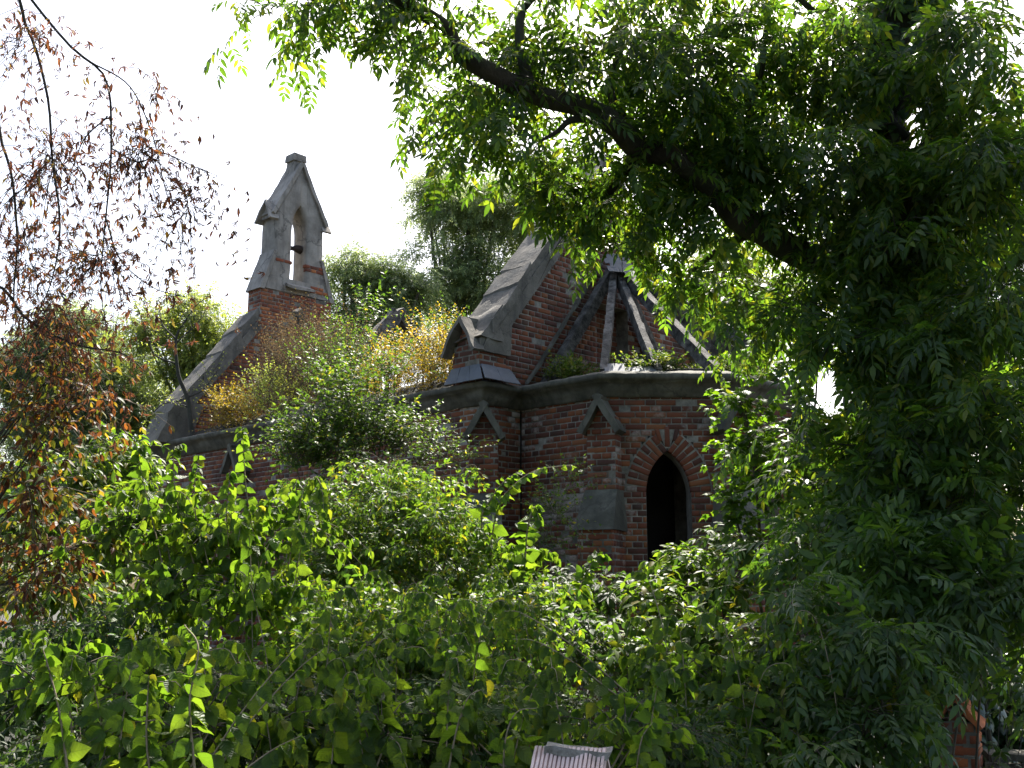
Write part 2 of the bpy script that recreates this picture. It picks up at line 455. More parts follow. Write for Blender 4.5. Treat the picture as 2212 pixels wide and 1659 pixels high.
def smooth_line(pts, n):
    """Catmull-Rom through pts"""
    p = np.asarray(pts, float)
    p = np.concatenate([2 * p[:1] - p[1:2], p, 2 * p[-1:] - p[-2:-1]])
    m = len(p) - 3
    t = np.linspace(0, m - 1e-6, n); i = t.astype(int); u = (t - i)[:, None]
    a, b, c, d = p[i], p[i + 1], p[i + 2], p[i + 3]
    return .5 * (2 * b + (c - a) * u + (2 * a - 5 * b + 4 * c - d) * u ** 2 + (3 * b - 3 * c + d - a) * u ** 3)

def pxline(pts, n):
    return smooth_line([at(*q) for q in pts], n)

class Plant:
    def __init__(s, name, label, cat, base, mat, tmpl, nobj=0, group=None, seed=1, twig='twig', leafname='leaf', minz=.03):
        s.root = thing(name, label, cat, (base[0], base[1], base[2] if len(base) > 2 else 0), group=group)
        s.base = np.array([base[0], base[1], base[2] if len(base) > 2 else 0.0])
        s.mat, s.tmpl, s.nobj, s.twigm, s.leafname, s.minz = mat, tmpl, nobj, twig, leafname, minz
        s.r = np.random.default_rng(seed)
        s.P, s.A, s.N, s.S = [], [], [], []
        s.tw = []
    def leaves(s, pos, ax, nor, size):
        s.P.append(pos.reshape(-1, 3)); s.A.append(ax.reshape(-1, 3)); s.N.append(nor.reshape(-1, 3))
        s.S.append(np.broadcast_to(size, pos.shape[:-1]).reshape(-1))
    def spray(s, P0, D, L, K=5, droop=.4, leaf=.08, ang=55, ld=.3, jit=.25, r0=.004, opp=True, tmin=.15, taper=.25, term=True, nup=1.0, nj=.35):
        r = s.r
        P0 = np.atleast_2d(P0); D = nrm(np.atleast_2d(D)); T = len(P0)
        L = np.broadcast_to(L, (T,)).reshape(T, 1, 1)
        g = np.array([0, 0, -1.0])
        def pt(t): return P0[:, None] + D[:, None] * L * t[None, :, None] + g * droop * L * (t ** 2)[None, :, None]
        if r0 > 0:
            tt = np.linspace(0, 1, 4)
            s.tw.append((pt(tt), np.broadcast_to(r0 * (1 - .75 * tt), (T, 4))))
        t = np.linspace(tmin, 1, K)
        tan = nrm(D[:, None] + 2 * g * droop * t[None, :, None])
        side = np.cross(tan, UP); bad = np.linalg.norm(side, axis=-1, keepdims=True) < .25
        side = nrm(np.where(bad, np.array([1.0, .3, 0]), side))
        sg = r.choice([-1.0, 1.0], size=(T, K, 1)) if not opp else None
        a = math.radians(ang)
        # successive pairs turned about the twig
        bi = np.cross(side, tan)
        for sgn in ((-1, 1) if opp else (0,)):
            sv = sgn if opp else sg
            rot = r.normal(0, .5, (T, K, 1))
            sd_ = side * np.cos(rot) + bi * np.sin(rot)
            ax = nrm(tan * math.cos(a) + sv * sd_ * math.sin(a) + g * ld + r.normal(0, jit, (T, K, 3)))
            no = nrm(UP * nup + r.normal(0, nj, (T, K, 3)) + np.array([0, -.25, 0]))
            s.leaves(pt(t), ax, no, leaf * r.uniform(.65, 1.15, (T, K)) * (1 - taper * t[None, :]))
        if term:
            s.leaves(pt(np.array([1.0])), nrm(tan[:, -1:] + g * ld * .6), nrm(UP + r.normal(0, .4, (T, 1, 3))), leaf * r.uniform(.7, 1.0, (T, 1)))
    def bush(s, c, rad, ncl=12, cr=.35, ntw=14, L=.35, up=.5, shell=.5, **k):
        """clumps of twigs spread through an ellipsoid"""
        r = s.r; c = np.asarray(c, float); rad = np.asarray(rad, float)
        rad = np.maximum(rad - .5 * L - .35 * k.get('leaf', .08), .3 * rad)      # twigs reach out past their anchors
        d = nrm(r.normal(0, 1, (ncl, 3))); q = r.uniform(0, 1, (ncl, 1)) ** shell * .85
        cc = c + d * q * rad
        dd = nrm(r.normal(0, 1, (ncl, ntw, 3))); qq = r.uniform(0, 1, (ncl, ntw, 1)) ** .5
        off = dd * qq * np.minimum(rad * cr * r.uniform(.6, 1.4, (ncl, 1, 1)), 9)
        P0 = (cc[:, None] + off).reshape(-1, 3)
        D = nrm(nrm(dd + d[:, None] * .8).reshape(-1, 3) * .8 + UP * up + r.normal(0, .35, (ncl * ntw, 3)))
        keep = P0[:, 2] > s.minz + s.base[2] * 0
        s.spray(P0[keep], D[keep], L * r.uniform(.6, 1.2, keep.sum()), **k)
        return cc
    def stems(s, pts_list, r0, r1=None, mat='twig', name='stem', n=10, S=6):
        for p in pts_list:
            P = smooth_line(p, n)
            K = len(P); rr = np.linspace(r0, r1 if r1 else r0 * .3, K)
            wv = wob(P, 3.0, len(s.tw)) * (r0 * .8)
            wv[0] = 0
            V, F = tubes((P + wv)[None], rr[None], S)
            me = np_mesh(name, V - s.base, F)
            link(name, me, M[mat], s.root, smooth=True)
    def build(s, frame=True):
        if s.tw:
            V, F, n = [], [], 0
            for P, R in s.tw:
                v, f = tubes(P, R, 3); V.append(v); F.append(f + n); n += len(v)
            link('twigs', np_mesh('twigs', np.concatenate(V) - s.base, np.concatenate(F)), M[s.twigm], s.root, 'stuff')
        if not s.P: return s.root
        P, A, N, S = [np.concatenate(q) for q in (s.P, s.A, s.N, s.S)]
        k = P[:, 2] > s.minz
        rel = P + A * S[:, None] * .5 - CAM
        cz = rel[:, 1] * math.cos(PITCH) + rel[:, 2] * math.sin(PITCH)
        cy = -rel[:, 1] * math.sin(PITCH) + rel[:, 2] * math.cos(PITCH)
        u = 1106 + rel[:, 0] / cz * FPX; v = 829.5 - cy / cz * FPX
        for (x0, y0, x1, y1, ym) in CLEAR:            # boughs pruned where the photograph shows open views
            k &= ~((u > x0) & (u < x1) & (v > y0) & (v < y1) & (P[:, 1] < ym) & (cz > 0))
        P, A, N, S = P[k], A[k], N[k], S[k]
        A = nrm(A); N = N - A * (A * N).sum(-1, keepdims=True)
        b = np.linalg.norm(N, axis=-1) < .05
        N[b] = np.cross(A[b], np.array([1.0, .2, .1])); N = nrm(N); X = np.cross(A, N)
        ti = s.r.integers(0, len(s.tmpl), len(P))
        pick = np.zeros(len(P), bool)
        if s.nobj:
            rel = P - CAM
            cz = rel[:, 1] * math.cos(PITCH) + rel[:, 2] * math.sin(PITCH)
            cy = -rel[:, 1] * math.sin(PITCH) + rel[:, 2] * math.cos(PITCH)
            u = rel[:, 0] / cz * FPX; v = cy / cz * FPX
            vis = (np.abs(u) < 1100) & (np.abs(v) < 820) & (cz > .5)
            sz = np.where(vis, S / cz, 0)
            pick[np.argsort(-sz)[:min(s.nobj, int(vis.sum()))]] = True
        mes = []
        for i, (tv, tf) in enumerate(s.tmpl):
            me = np_mesh(s.leafname, tv, tf, tv[:, :2]); me.materials.append(M[s.mat]); mes.append(me)
        for j in np.nonzero(pick)[0]:
            o = bpy.data.objects.new(s.leafname, mes[ti[j]]); C.objects.link(o); o.parent = s.root
            m = np.eye(4); m[:3, 0] = X[j] * S[j]; m[:3, 1] = A[j] * S[j]; m[:3, 2] = N[j] * S[j]; m[:3, 3] = P[j] - s.base
            o.matrix_basis = Matrix(m.tolist())
        V, F, U, n = [], [], [], 0
        for i, (tv, tf) in enumerate(s.tmpl):
            q = (ti == i) & ~pick
            if not q.any(): continue
            v = P[q][:, None] - s.base + S[q][:, None, None] * (X[q][:, None] * tv[:, :1] + A[q][:, None] * tv[:, 1:2] + N[q][:, None] * tv[:, 2:])
            f = tf[None] + (np.arange(q.sum()) * len(tv))[:, None, None] + n
            V.append(v.reshape(-1, 3)); F.append(f.reshape(-1, 3)); n += v.shape[0] * v.shape[1]; U.append(np.tile(tv[:, :2], (int(q.sum()), 1)))
        if V:
            link('foliage', np_mesh('foliage', np.concatenate(V), np.concatenate(F), np.concatenate(U)), M[s.mat], s.root, 'stuff')
        return s.root

CLEAR = [(2030, 1515, 2135, 1659, 7.6), (960, 430, 1140, 1000, 12), (1140, 480, 1225, 1000, 12), (1225, 598, 1425, 1000, 12), (1425, 720, 1545, 900, 9), (1260, 880, 1540, 1170, 9.2), (1150, 1605, 1320, 1659, 4.0),
         (700, 120, 860, 1000, 9), (1755, 800, 1835, 885, 20), (1285, 528, 1368, 612, 9.5)]
LIMBPX = [(900, 45), (1000, 108), (1075, 155), (1150, 195), (1220, 228), (1290, 262), (1345, 292), (1400, 325), (1460, 370), (1520, 415), (1580, 450), (1640, 480), (1740, 520)]
CLEAR += [(1900, 0, 1992, 105, 8.4), (1905, 170, 1988, 300, 8.4), (1930, 420, 2010, 480, 8.4)] + [(x - 38, y - 16, x + 38, y + 26, 8.05) for i_, (x, y) in enumerate(LIMBPX) if i_ % 2 == 0]
def env(px, py, Y, rx, ry, rd):
    return at(px, py, Y), (rx * Y / FPX, rd, ry * Y / FPX)

# ------------------------------------------------------------------ ground
g = MB()
ng = 60
xs = np.sinh(np.linspace(-5.2, 5.2, ng + 1)) * 6; ys = xs.copy() + 8
X, Y = np.meshgrid(xs, ys, indexing='ij')
near = np.exp(-((X / 25) ** 2 + ((Y - 8) / 25) ** 2))
Z = .05 * np.sin(X * 1.3) * np.sin(Y * 1.1 + .5) * near - .02
a = (np.arange(ng)[:, None] * (ng + 1) + np.arange(ng)[None]).ravel()
g.add(np.stack([X, Y, Z], -1), np.stack([a, a + ng + 1, a + ng + 2, a + 1], 1))
g.build('ground', M['soil'], kind='structure', smooth=True)

# ------------------------------------------------------------------ chapel
CO = np.array([1.459, 15.878, 0.0])
chapel = thing('chapel', 'ruined overgrown red brick chapel with grey bellcote and polygonal apse', 'chapel', CO, PI / 4)
R45 = np.array([[math.cos(PI / 4), -math.sin(PI / 4), 0], [math.sin(PI / 4), math.cos(PI / 4), 0], [0, 0, 1]])
def cw(p): return CO + R45 @ np.asarray(p, float)        # chapel frame -> world
CH, JT = .077, .011
brick_rng = np.random.default_rng(5)

class Wall:
    """brick face: mortar core (part) carrying bricks (sub-parts)"""
    def __init__(s): s.core = MB(); s.B = []
    def brick(s, o, a, n, b, u0, u1, z0, z1, proud, full):
        """a along, b up, n out; o origin"""
        s.B.append((o, a, n, b, u0, u1, z0, z1, proud, full))
    def face(s, o, n, length, z0, z1, iv, thick=.4, core=True, joint=JT, phase=0, back=None):
        o = np.array([o[0], o[1], 0.0]); n = nrm(np.array([n[0], n[1], 0.0])); ux = np.array([-n[1], n[0], 0.0])
        k0 = int(round(z0 / CH)); k1 = int(math.ceil(z1 / CH))
        for k in range(k0, k1):
            za = k * CH
            for (a, b) in iv(za + CH / 2):
                if b - a < .03: continue
                if core:
                    cs = [o + ux * u + n * d + UP * z for z in (za, za + CH) for d in (-thick, -.011) for u in (a + .004, b - .004)]
                    cs = [cs[i] for i in (2, 3, 0, 1, 6, 7, 4, 5)]
                    s.core.hexa(cs)
                hd = (k + phase) % 2
                pitch = .13 if hd else .26
                off = (-.065 if hd else (0 if (k // 2) % 2 else -.13))
                u = math.floor((a - off) / pitch) * pitch + off
                while u < b:
                    L = pitch
                    if not hd and brick_rng.random() < .12: L = .13
                    p, q = max(u, a), min(u + L, b)
                    if q - p > .035:
                        s.brick(o, ux, n, UP, p + joint / 2, q - joint / 2, za + joint / 2, za + CH - joint / 2,
                                brick_rng.uniform(-.004, .004) - (brick_rng.random() < .04) * .02, abs((q - p) - L) < .002 and (abs(L - pitch) < .01))
                    u += L
    def arch(s, o, n, uc, zs, c, Rr, t=.25, sill=0):
        o = np.array([o[0], o[1], 0.0]); n = nrm(np.array([n[0], n[1], 0.0])); ux = np.array([-n[1], n[0], 0.0])
        amax = math.acos(c / Rr)
        nb = int(Rr * amax / .062)
        for sd_ in (-1, 1):
            ctr = o + ux * (uc - sd_ * c) + UP * zs
            for i in range(nb):
                f = (i + .5) / nb * amax
                ph = f if sd_ > 0 else PI - f
                rad = ux * math.cos(ph) + UP * math.sin(ph); ta = ux * math.sin(ph) - UP * math.cos(ph)
                hw = Rr * amax / nb / 2 * 1.12 - .005
                parts = ((Rr, Rr + t),) if i % 2 else ((Rr, Rr + t / 2 - .004), (Rr + t / 2 + .004, Rr + t))
                for (r0, r1) in parts:
                    s.brick(ctr, ta, n, rad, -hw, hw, r0, r1, brick_rng.uniform(.0, .008), False)
            if sd_ > 0:
                apz = math.sqrt(Rr * Rr - c * c)
                oz = math.sqrt((Rr + t) ** 2 - c * c)
                kc = o + ux * uc + UP * zs
                s.core.hexa([kc + ux * x * k_ + n * d + UP * z for z, k_ in ((apz + .03, .2), (oz + .03, 1)) for d in (-.4, -.009) for x in (-.13, .13)])
                s.brick(kc, ux, n, UP, -.032, .032, apz + .05, oz + .02, .004, False)
                for e_ in (-1, 1): s.brick(kc, nrm(ux * .97 + UP * .24 * e_), n, nrm(UP * .97 - ux * .24 * e_), e_ * .068 - .028, e_ * .068 + .028, apz + .12, oz + .0, .002, False)
            # mortar bed behind the ring
            for i in range(nb):
                f0, f1 = i / nb * amax, (i + 1) / nb * amax
                pr = []
                for f in (f0, f1):
                    ph = f if sd_ > 0 else PI - f
                    for r_ in (Rr + .004, Rr + t + .02):
                        pr.append(ctr + (ux * math.cos(ph) + UP * math.sin(ph)) * r_)
                cs = [p + n * d for d in (-.4, -.008) for p in pr]
                s.core.hexa(cs)
    def build(s, name, parent, bmat='brick', objs=None, mm='mortar'):
        part = s.core.build(name, M[mm], parent)
        rest = [b for i, b in enumerate(s.B) if not (objs and i in objs)]
        if objs:
            for i in sorted(objs):
                o, a, n, b, u0, u1, z0, z1, pr, full = s.B[i]
                hd = (u1 - u0) < .18
                me = BRICK_ME[(hd, i % 3)]
                ob = bpy.data.objects.new('brick', me); C.objects.link(ob); ob.parent = part
                m = np.eye(4); m[:3, 0] = a; m[:3, 1] = -n; m[:3, 2] = b
                m[:3, 3] = o + a * (u0 + u1) / 2 + n * pr + b * (z0 + z1) / 2
                ob.matrix_basis = Matrix(m.tolist())
        if rest:
            V, F = brick_geo(rest)
            link('brickwork', np_mesh('brickwork', V, F), M[bmat], part, 'stuff')
        return part

def brick_unit(u0, u1, z0, z1, pr, r):
    c = .007; V = []
    for (d, ins) in ((-.095, 0), (pr - .008, 0), (pr, c)):
        for (u, z, su, sz) in ((u0, z0, 1, 1), (u1, z0, -1, 1), (u1, z1, -1, -1), (u0, z1, 1, -1)):
            V.append((u + su * (ins + r.uniform(0, .003)), d + (r.uniform(-.002, .002) if ins else 0), z + sz * (ins + r.uniform(0, .003))))
    return V
BF = [(8, 9, 10, 11)] + [(4 + i, 4 + (i + 1) % 4, 8 + (i + 1) % 4, 8 + i) for i in range(4)] + [(i, (i + 1) % 4, 4 + (i + 1) % 4, 4 + i) for i in range(4)]
def brick_geo(bl):
    V = []; F = []
    for j, (o, a, n, b, u0, u1, z0, z1, pr, full) in enumerate(bl):
        v = np.array(brick_unit(u0, u1, z0, z1, pr, brick_rng))
        V.append(o + v[:, :1] * a + v[:, 1:2] * n + v[:, 2:] * b)
        F.append(np.array(BF) + 12 * j)
    return np.concatenate(V), np.concatenate(F)
BRICK_ME = {}
for hd in (False, True):
    for v3 in range(3):
        hl = (.13 if hd else .26) / 2 - JT / 2
        v = np.array(brick_unit(-hl, hl, -CH / 2 + JT / 2, CH / 2 - JT / 2, 0, brick_rng)); v[:, 1] *= -1
        me = np_mesh('brick', v, np.array(BF)); me.materials.append(M['brick']); BRICK_ME[(hd, v3)] = me

HW, APW, SD = 2.578, 1.895, 1.57
q = SD / math.sqrt(2)
I_, A_, B_ = (-APW, 0), (-APW, -1.468), (-.785, -2.578)
B2, A2, I2 = (.785, -2.578), (APW, -1.468), (APW, 0)
ZW = 3.98
AC, AR, ZS = .354, .629, 2.76
def iv_full(L, zt=ZW):
    return lambda z: [(0, L)] if z < zt + .05 else []
def iv_window(L, uc, sill=1.45):
    def f(z):
        if z > ZW + .05: return []
        if z < sill: return [(0, L)]
        if z < ZS: h = .275
        else:
            e = (AR + .265) ** 2 - (z - ZS) ** 2
            h = math.sqrt(e) - AC if e > 0 else -1
        if h <= 0: return [(0, L)]
        return [(0, uc - h), (uc + h, L)]
    return f
r2 = math.sqrt(.5)
walls = {}
wa = Wall(); wa.face(I_, (-1, 0), 1.468, 0, ZW, iv_full(1.468)); walls['apse_wall_nearest_nave'] = wa
wb = Wall(); wb.face(A_, (-r2, -r2), SD, 0, ZW, iv_window(SD, SD / 2)); wb.arch(A_, (-r2, -r2), SD / 2, ZS, AC, AR); walls['apse_wall_with_lancet'] = wb
wc = Wall(); wc.face(B_, (0, -1), SD, 0, ZW, iv_window(SD, SD / 2)); wc.arch(B_, (0, -1), SD / 2, ZS, AC, AR); walls['apse_end_wall'] = wc
wd = Wall(); wd.face(B2, (r2, -r2), SD, 0, ZW, iv_window(SD, SD / 2)); wd.arch(B2, (r2, -r2), SD / 2, ZS, AC, AR); walls['apse_wall_far_side'] = wd
we = Wall(); we.face(A2, (1, 0), 1.468, 0, ZW, iv_full(1.468)); walls['apse_wall_rear'] = we
GZ, GS = 8.0, 1.24                              # gable: z = GZ - GS*|x|
def iv_gable(z):                                # u runs 0..2HW from left
    if z < ZW: return [(0, HW - APW), (HW + APW, 2 * HW)]
    h = min(HW, (GZ - z) / GS)
    if h < .05: return []
    if 4.1 < z < 5.75: return [(HW - h, HW - .28), (HW + .45, HW + h)]
    return [(HW - h, HW + h)]
wg = Wall(); wg.face((-HW, 0), (0, -1), 2 * HW, 0, GZ, iv_gable, thick=.48)
wg.face((-.28, .22), (0, -1), .73, 4.1, 5.75, lambda z: [(0, .73)], thick=.2)
walls['gable_wall'] = wg
wn = Wall(); wn.face((-HW, 8.85), (-1, 0), 8.85, 0, ZW, iv_full(8.85)); walls['nave_wall'] = wn
wr = Wall(); wr.face((HW, 0), (1, 0), 8.85, 0, ZW, iv_full(8.85)); walls['nave_wall_far_side'] = wr
def iv_fargable(z):
    h = min(HW, (GZ - z) / GS)
    if z > 6.95: return [(HW - .86, HW + .86)] if z < 7.57 else []
    return [(HW - h, HW + h)]
wf = Wall(); wf.face((-HW, 8.35), (0, -1), 2 * HW, 3.9, 7.57, iv_fargable, thick=.48); 
wf.face((-.86, 8.83), (-1, 0), .48, 6.6, 7.57, lambda z: [(0, .48)], core=False)
walls['entrance_gable'] = wf
# kneeler blocks of the near gable and the lower corner blocks
for sx in (-1, 1):
    x0, x1 = (-HW - .12, -2.2) if sx < 0 else (2.2, HW + .12)
    wk = Wall()
    wk.face((x0, -.035), (0, -1), x1 - x0, 4.2, 4.95, lambda z, L=x1 - x0: [(0, L)] if z < 4.75 else [], thick=.5)
    if sx < 0: wk.face((x0, .50), (-1, 0), .535, 4.2, 5.2, lambda z: [(max(0, (z - 4.62) * .5), min(.535, .535 - (z - 4.62) * .5))], thick=.3)
    else: wk.face((x1, -.035), (1, 0), .535, 4.2, 5.2, lambda z: [(max(0, (z - 4.62) * .5), min(.535, .535 - (z - 4.62) * .5))], thick=.3)
    walls['kneeler_block' + ('' if sx < 0 else '_far_side')] = wk

def buttress(pos, out, w=.38, d0=.15, d1=.46, name='buttress'):
    """stepped brick buttress with sloped offset and little gabled cap"""
    out = nrm(np.array([*out, 0.0])); ux = np.array([-out[1], out[0], 0.0]); p = np.array([pos[0], pos[1], 0.0])
    wl = Wall()
    h = w / 2
    f0 = p + out * d0 - ux * h
    def ivf(z):
        if z < 3.5: return [(0, w)]
        e = (3.9 - z) * (h + .05) / .4
        return [(h - e, h + e)] if e > .04 else []
    wl.face(f0[:2], out[:2], w, 2.2, 3.9, lambda z: [(max(a, 0), min(b, w)) for a, b in ivf(z)], thick=.3)
    wl.face((p - ux * h - out * .12)[:2], -ux[:2], d0 + .12, 2.2, 3.62, lambda z: [(0, d0 + .12)], thick=.1)
    wl.face((p + ux * h + out * d0)[:2], ux[:2], d0 + .12, 2.2, 3.62, lambda z: [(0, d0 + .12)], thick=.1)
    # lower stage
    W2 = w + .06; h2 = W2 / 2
    wl.face((p + out * d1 - ux * h2)[:2], out[:2], W2, 0, 2.3, lambda z: [(0, W2)], thick=.3)
    wl.face((p - ux * h2 - out * .12)[:2], -ux[:2], d1 + .12, 0, 2.3, lambda z: [(0, d1 + .12)], thick=.15)
    wl.face((p + ux * h2 + out * d1)[:2], ux[:2], d1 + .12, 0, 2.3, lambda z: [(0, d1 + .12)], thick=.15)
    walls[name] = wl
    m = MB()
    cs = []
    for z, de, dh in ((2.28, d1 + .05, h2 + .03), (2.78, d0 + .02, h + .015)):
        for o_ in (-.10, de):
            for s_ in (-dh, dh):
                cs.append(p + out * o_ + ux * s_ + UP * z)
    m.hexa(cs, n=(4, 4, 4), jit=.006, freq=9)
    cap = MB()
    ap = p + UP * 3.97
    for s_ in (-1, 1):
        ft = p + ux * s_ * .275 + UP * 3.50
        dn = nrm(np.cross(ft - ap, out)); dn = dn if dn[2] > 0 else -dn
        mid0, mid1 = ap + out * (d0 + .09) * .5, ft + out * (d0 + .09) * .5
        cap.beam(mid0 - dn * .035, mid1 - dn * .035, out * (d0 + .15), dn * .075, n=6, jit=.007, freq=11, seed=s_)
    return m, cap
BUT = [('corner_buttress', (-HW, 0), (-r2, -r2)), ('apse_buttress_beside_lancet', A_, (-.924, -.383)), ('apse_buttress_beyond_lancet', B_, (-.383, -.924)),
       ('apse_buttress_end', B2, (.383, -.924)), ('apse_buttress_rear', A2, (.924, -.383)),
       ('nave_buttress', (-HW, 3.0), (-1, 0)), ('nave_buttress_middle', (-HW, 5.9), (-1, 0))]
caps = []
for nm, ps, ot in BUT: caps.append((nm, *buttress(ps, ot, name=nm)))

# the 300 bricks that show largest become objects of their own, the rest joins
cand = []
for nm, wl in walls.items():
    if nm not in ('apse_wall_nearest_nave', 'apse_wall_with_lancet', 'gable_wall', 'corner_buttress', 'apse_buttress_beside_lancet', 'apse_buttress_beyond_lancet', 'kneeler_block'): continue
    for i, b in enumerate(wl.B):
        if not b[9]: continue
        c = b[0] + b[1] * (b[4] + b[5]) / 2 + b[3] * (b[6] + b[7]) / 2
        if c[2] < 1.9 or (nm == 'gable_wall' and (c[2] > 6.4 or c[0] > 0 or c[2] < 4.3)): continue
        wp = cw(c); vd = CAM - wp; dist = np.linalg.norm(vd)
        size = (b[5] - b[4]) * max(0.0, float(np.dot(R45 @ b[2], vd / dist))) / dist
        cand.append((-size, nm, i))
cand.sort()
sel = {}
for _, nm, i in cand[:300]: sel.setdefault(nm, set()).add(i)
wallparts = {}
for nm, wl in walls.items():
    base = nm
    for sfx in ('_far_side', '_nearest_nave', '_rear', '_with_lancet', '_beside_lancet', '_beyond_lancet', '_end', '_middle'):
        if nm != 'apse_end_wall': base = base.replace(sfx, '')
    if 'buttress' in base: base = 'buttress'
    if base.startswith('apse'): base = 'apse_wall'
    wallparts[nm] = wl.build(base, chapel, 'brick_red' if nm == 'entrance_gable' else 'brick', sel.get(nm))
for nm, m, cap in caps:
    m.build('weathering_slab', M['cornice'], wallparts[nm])
    cap.build('gablet', M['cornice'], wallparts[nm])

# cornice swept round nave and apse
path = [(-HW, 8.9), (-HW, 0), I_, A_, B_, B2, A2, I2, (HW, 0), (HW, 8.9)]
prof = [(-.02, 3.95), (.035, 3.955), (.045, 4.0), (.06, 4.01), (.075, 4.05), (.105, 4.09), (.15, 4.125), (.165, 4.13), (.165, 4.15), (.20, 4.155), (.205, 4.22), (.19, 4.235), (-.02, 4.30), (-.3, 4.33)]
cps = [np.array(p, float) for p in path]
stat = []
for i, p in enumerate(cps):
    ns = []
    if i > 0: d = nrm(p - cps[i - 1]); ns.append(np.array([d[1], -d[0]]))
    if i < len(cps) - 1: d = nrm(cps[i + 1] - p); ns.append(np.array([d[1], -d[0]]))
    n = nrm(sum(ns)) if len(ns) > 1 else ns[0]
    n = n / max(np.dot(n, ns[0]), .3)
    stat.append((p, n))
rows = []
for i in range(len(stat) - 1):
    (p, n), (p2, n2) = stat[i], stat[i + 1]
    k = max(2, int(np.linalg.norm(p2 - p) / .05))
    for t in np.linspace(0, 1, k, endpoint=(i == len(stat) - 2)):
        rows.append((p * (1 - t) + p2 * t, n * (1 - t) + n2 * t))
Pp = np.array([r_[0] for r_ in rows]); Nn = np.array([r_[1] for r_ in rows]); pr = np.array(prof)
# outward is to the left side of the path as walked; flip if needed
if np.dot(Nn[0], (-1, 0)) < 0: Nn = -Nn
V = np.concatenate([Pp[:, None] + Nn[:, None] * pr[None, :, :1], np.broadcast_to(pr[None, :, 1:], (len(Pp), len(pr), 1))], -1)
wv = wob(V, 7, 3) * .007 + wob(V, 23, 1) * .004
chip = np.clip(wob(V, 4.1, 8)[..., :1] - .62, 0, 1) * .12
lip = (pr[:, 0] > .14)[None, :, None]
V = V + wv; V[..., :2] -= Nn[:, None] * (chip * lip)
nr, npf = len(Pp), len(pr)
i, j = np.meshgrid(np.arange(nr - 1), np.arange(npf - 1), indexing='ij'); a = (i * npf + j).ravel()
mc = MB(); mc.add(V, np.stack([a, a + npf, a + npf + 1, a + 1], 1))
mc.build('cornice', M['cornice'], chapel)

# floors of rubble lying over the apse and nave at cornice height
def rubble(poly, z, name, h=.12, ctr=None):
    poly = np.array(poly, float); c = poly.mean(0) if ctr is None else np.array(ctr)
    V = []; K = 14; n = len(poly)
    E = np.concatenate([poly + (np.roll(poly, -1, 0) - poly) * t for t in np.linspace(0, 1, 6, endpoint=False)]).reshape(6, n, 2).transpose(1, 0, 2).reshape(-1, 2)
    for t in np.linspace(0, 1, K):
        P = c + (E - c) * t
        zz = z + h * (1 - t) ** .6 + .05 * wob(np.stack([P[:, 0], P[:, 1], P[:, 0] * 0 + z], -1), 4)[:, 0] * (1 - t * .6)
        V.append(np.concatenate([P, zz[:, None]], 1))
    m_ = len(E); V = np.concatenate(V)
    i, j = np.meshgrid(np.arange(K - 1), np.arange(m_), indexing='ij')
    a = i * m_ + j; b = i * m_ + (j + 1) % m_
    F = np.stack([a, a + m_, b + m_, b], -1).reshape(-1, 4)
    m = MB(); m.add(V, F); m.build(name, M['soil'], chapel, smooth=True)
ins = .12
rubble([(-APW + ins, .05), (-APW + ins, -1.4), (-.73, -2.45), (.73, -2.45), (APW - ins, -1.4), (APW - ins, .05)], 4.28, 'roof_rubble', .28)
rubble([(-HW + ins, 8.3), (-HW + ins, .5), (HW - ins, .5), (HW - ins, 8.3)], 4.28, 'roof_rubble', .75)

# coping slabs of a gable: broken lengths of cement render lying on the slope
def coping(y0, y1, xr, mat, seed, missing=()):
    r = np.random.default_rng(seed)
    for sx in (-1, 1):
        x = xr[0]; i = 0
        while x < xr[1] - .05:
            L = r.uniform(.28, .62); xe = min(x + L, xr[1])
            if not (sx < 0 and i in missing):
                m = MB(); th = r.uniform(.10, .15); tilt = r.uniform(-.02, .03); of = r.uniform(-.03, .02)
                sk = r.uniform(-.09, .09)
                cs = []
                for dz in (0, th):
                    for yy in (y0 + of, y1 + of):
                        for k_, xx in enumerate((x + .008, xe - .008)):
                            xs_ = xx + (sk if yy > (y0 + y1) / 2 else 0)
                            cs.append((sx * xs_, yy, GZ - GS * xs_ + dz * 1.6 + (tilt if k_ else 0)))
                if sx < 0: cs = [cs[k_] for k_ in (1, 0, 3, 2, 5, 4, 7, 6)]
                m.hexa(cs, n=(6, 8, 2), jit=.012, freq=6, seed=i + seed)
                m.build('coping_slab', M[mat], chapel)
            x = xe; i += 1
coping(-.07, .56, (.0, 2.72), 'render', 3)
coping(8.28, 8.92, (.9, 2.75), 'render', 8)
# cement band down the face of the gables below the coping, and scar of the lost apse roof
for y, xr in ((-.045, (.1, 2.35)), (8.305, (.9, 2.5))):
    for sx in (-1, 1):
        m = MB()
        p0 = np.array([sx * xr[0], y, GZ - GS * xr[0] - .13]); p1 = np.array([sx * xr[1], y, GZ - GS * xr[1] - .13])
        dr = nrm(p1 - p0); up_ = nrm(np.cross(dr, (0, 1, 0))); up_ = up_ if up_[2] > 0 else -up_
        m.beam(p0, p1, np.array([0, .08, 0]), up_ * .17, n=24, jit=.01, freq=7, seed=sx)
        m.build('coping_fascia', M['render'], chapel)
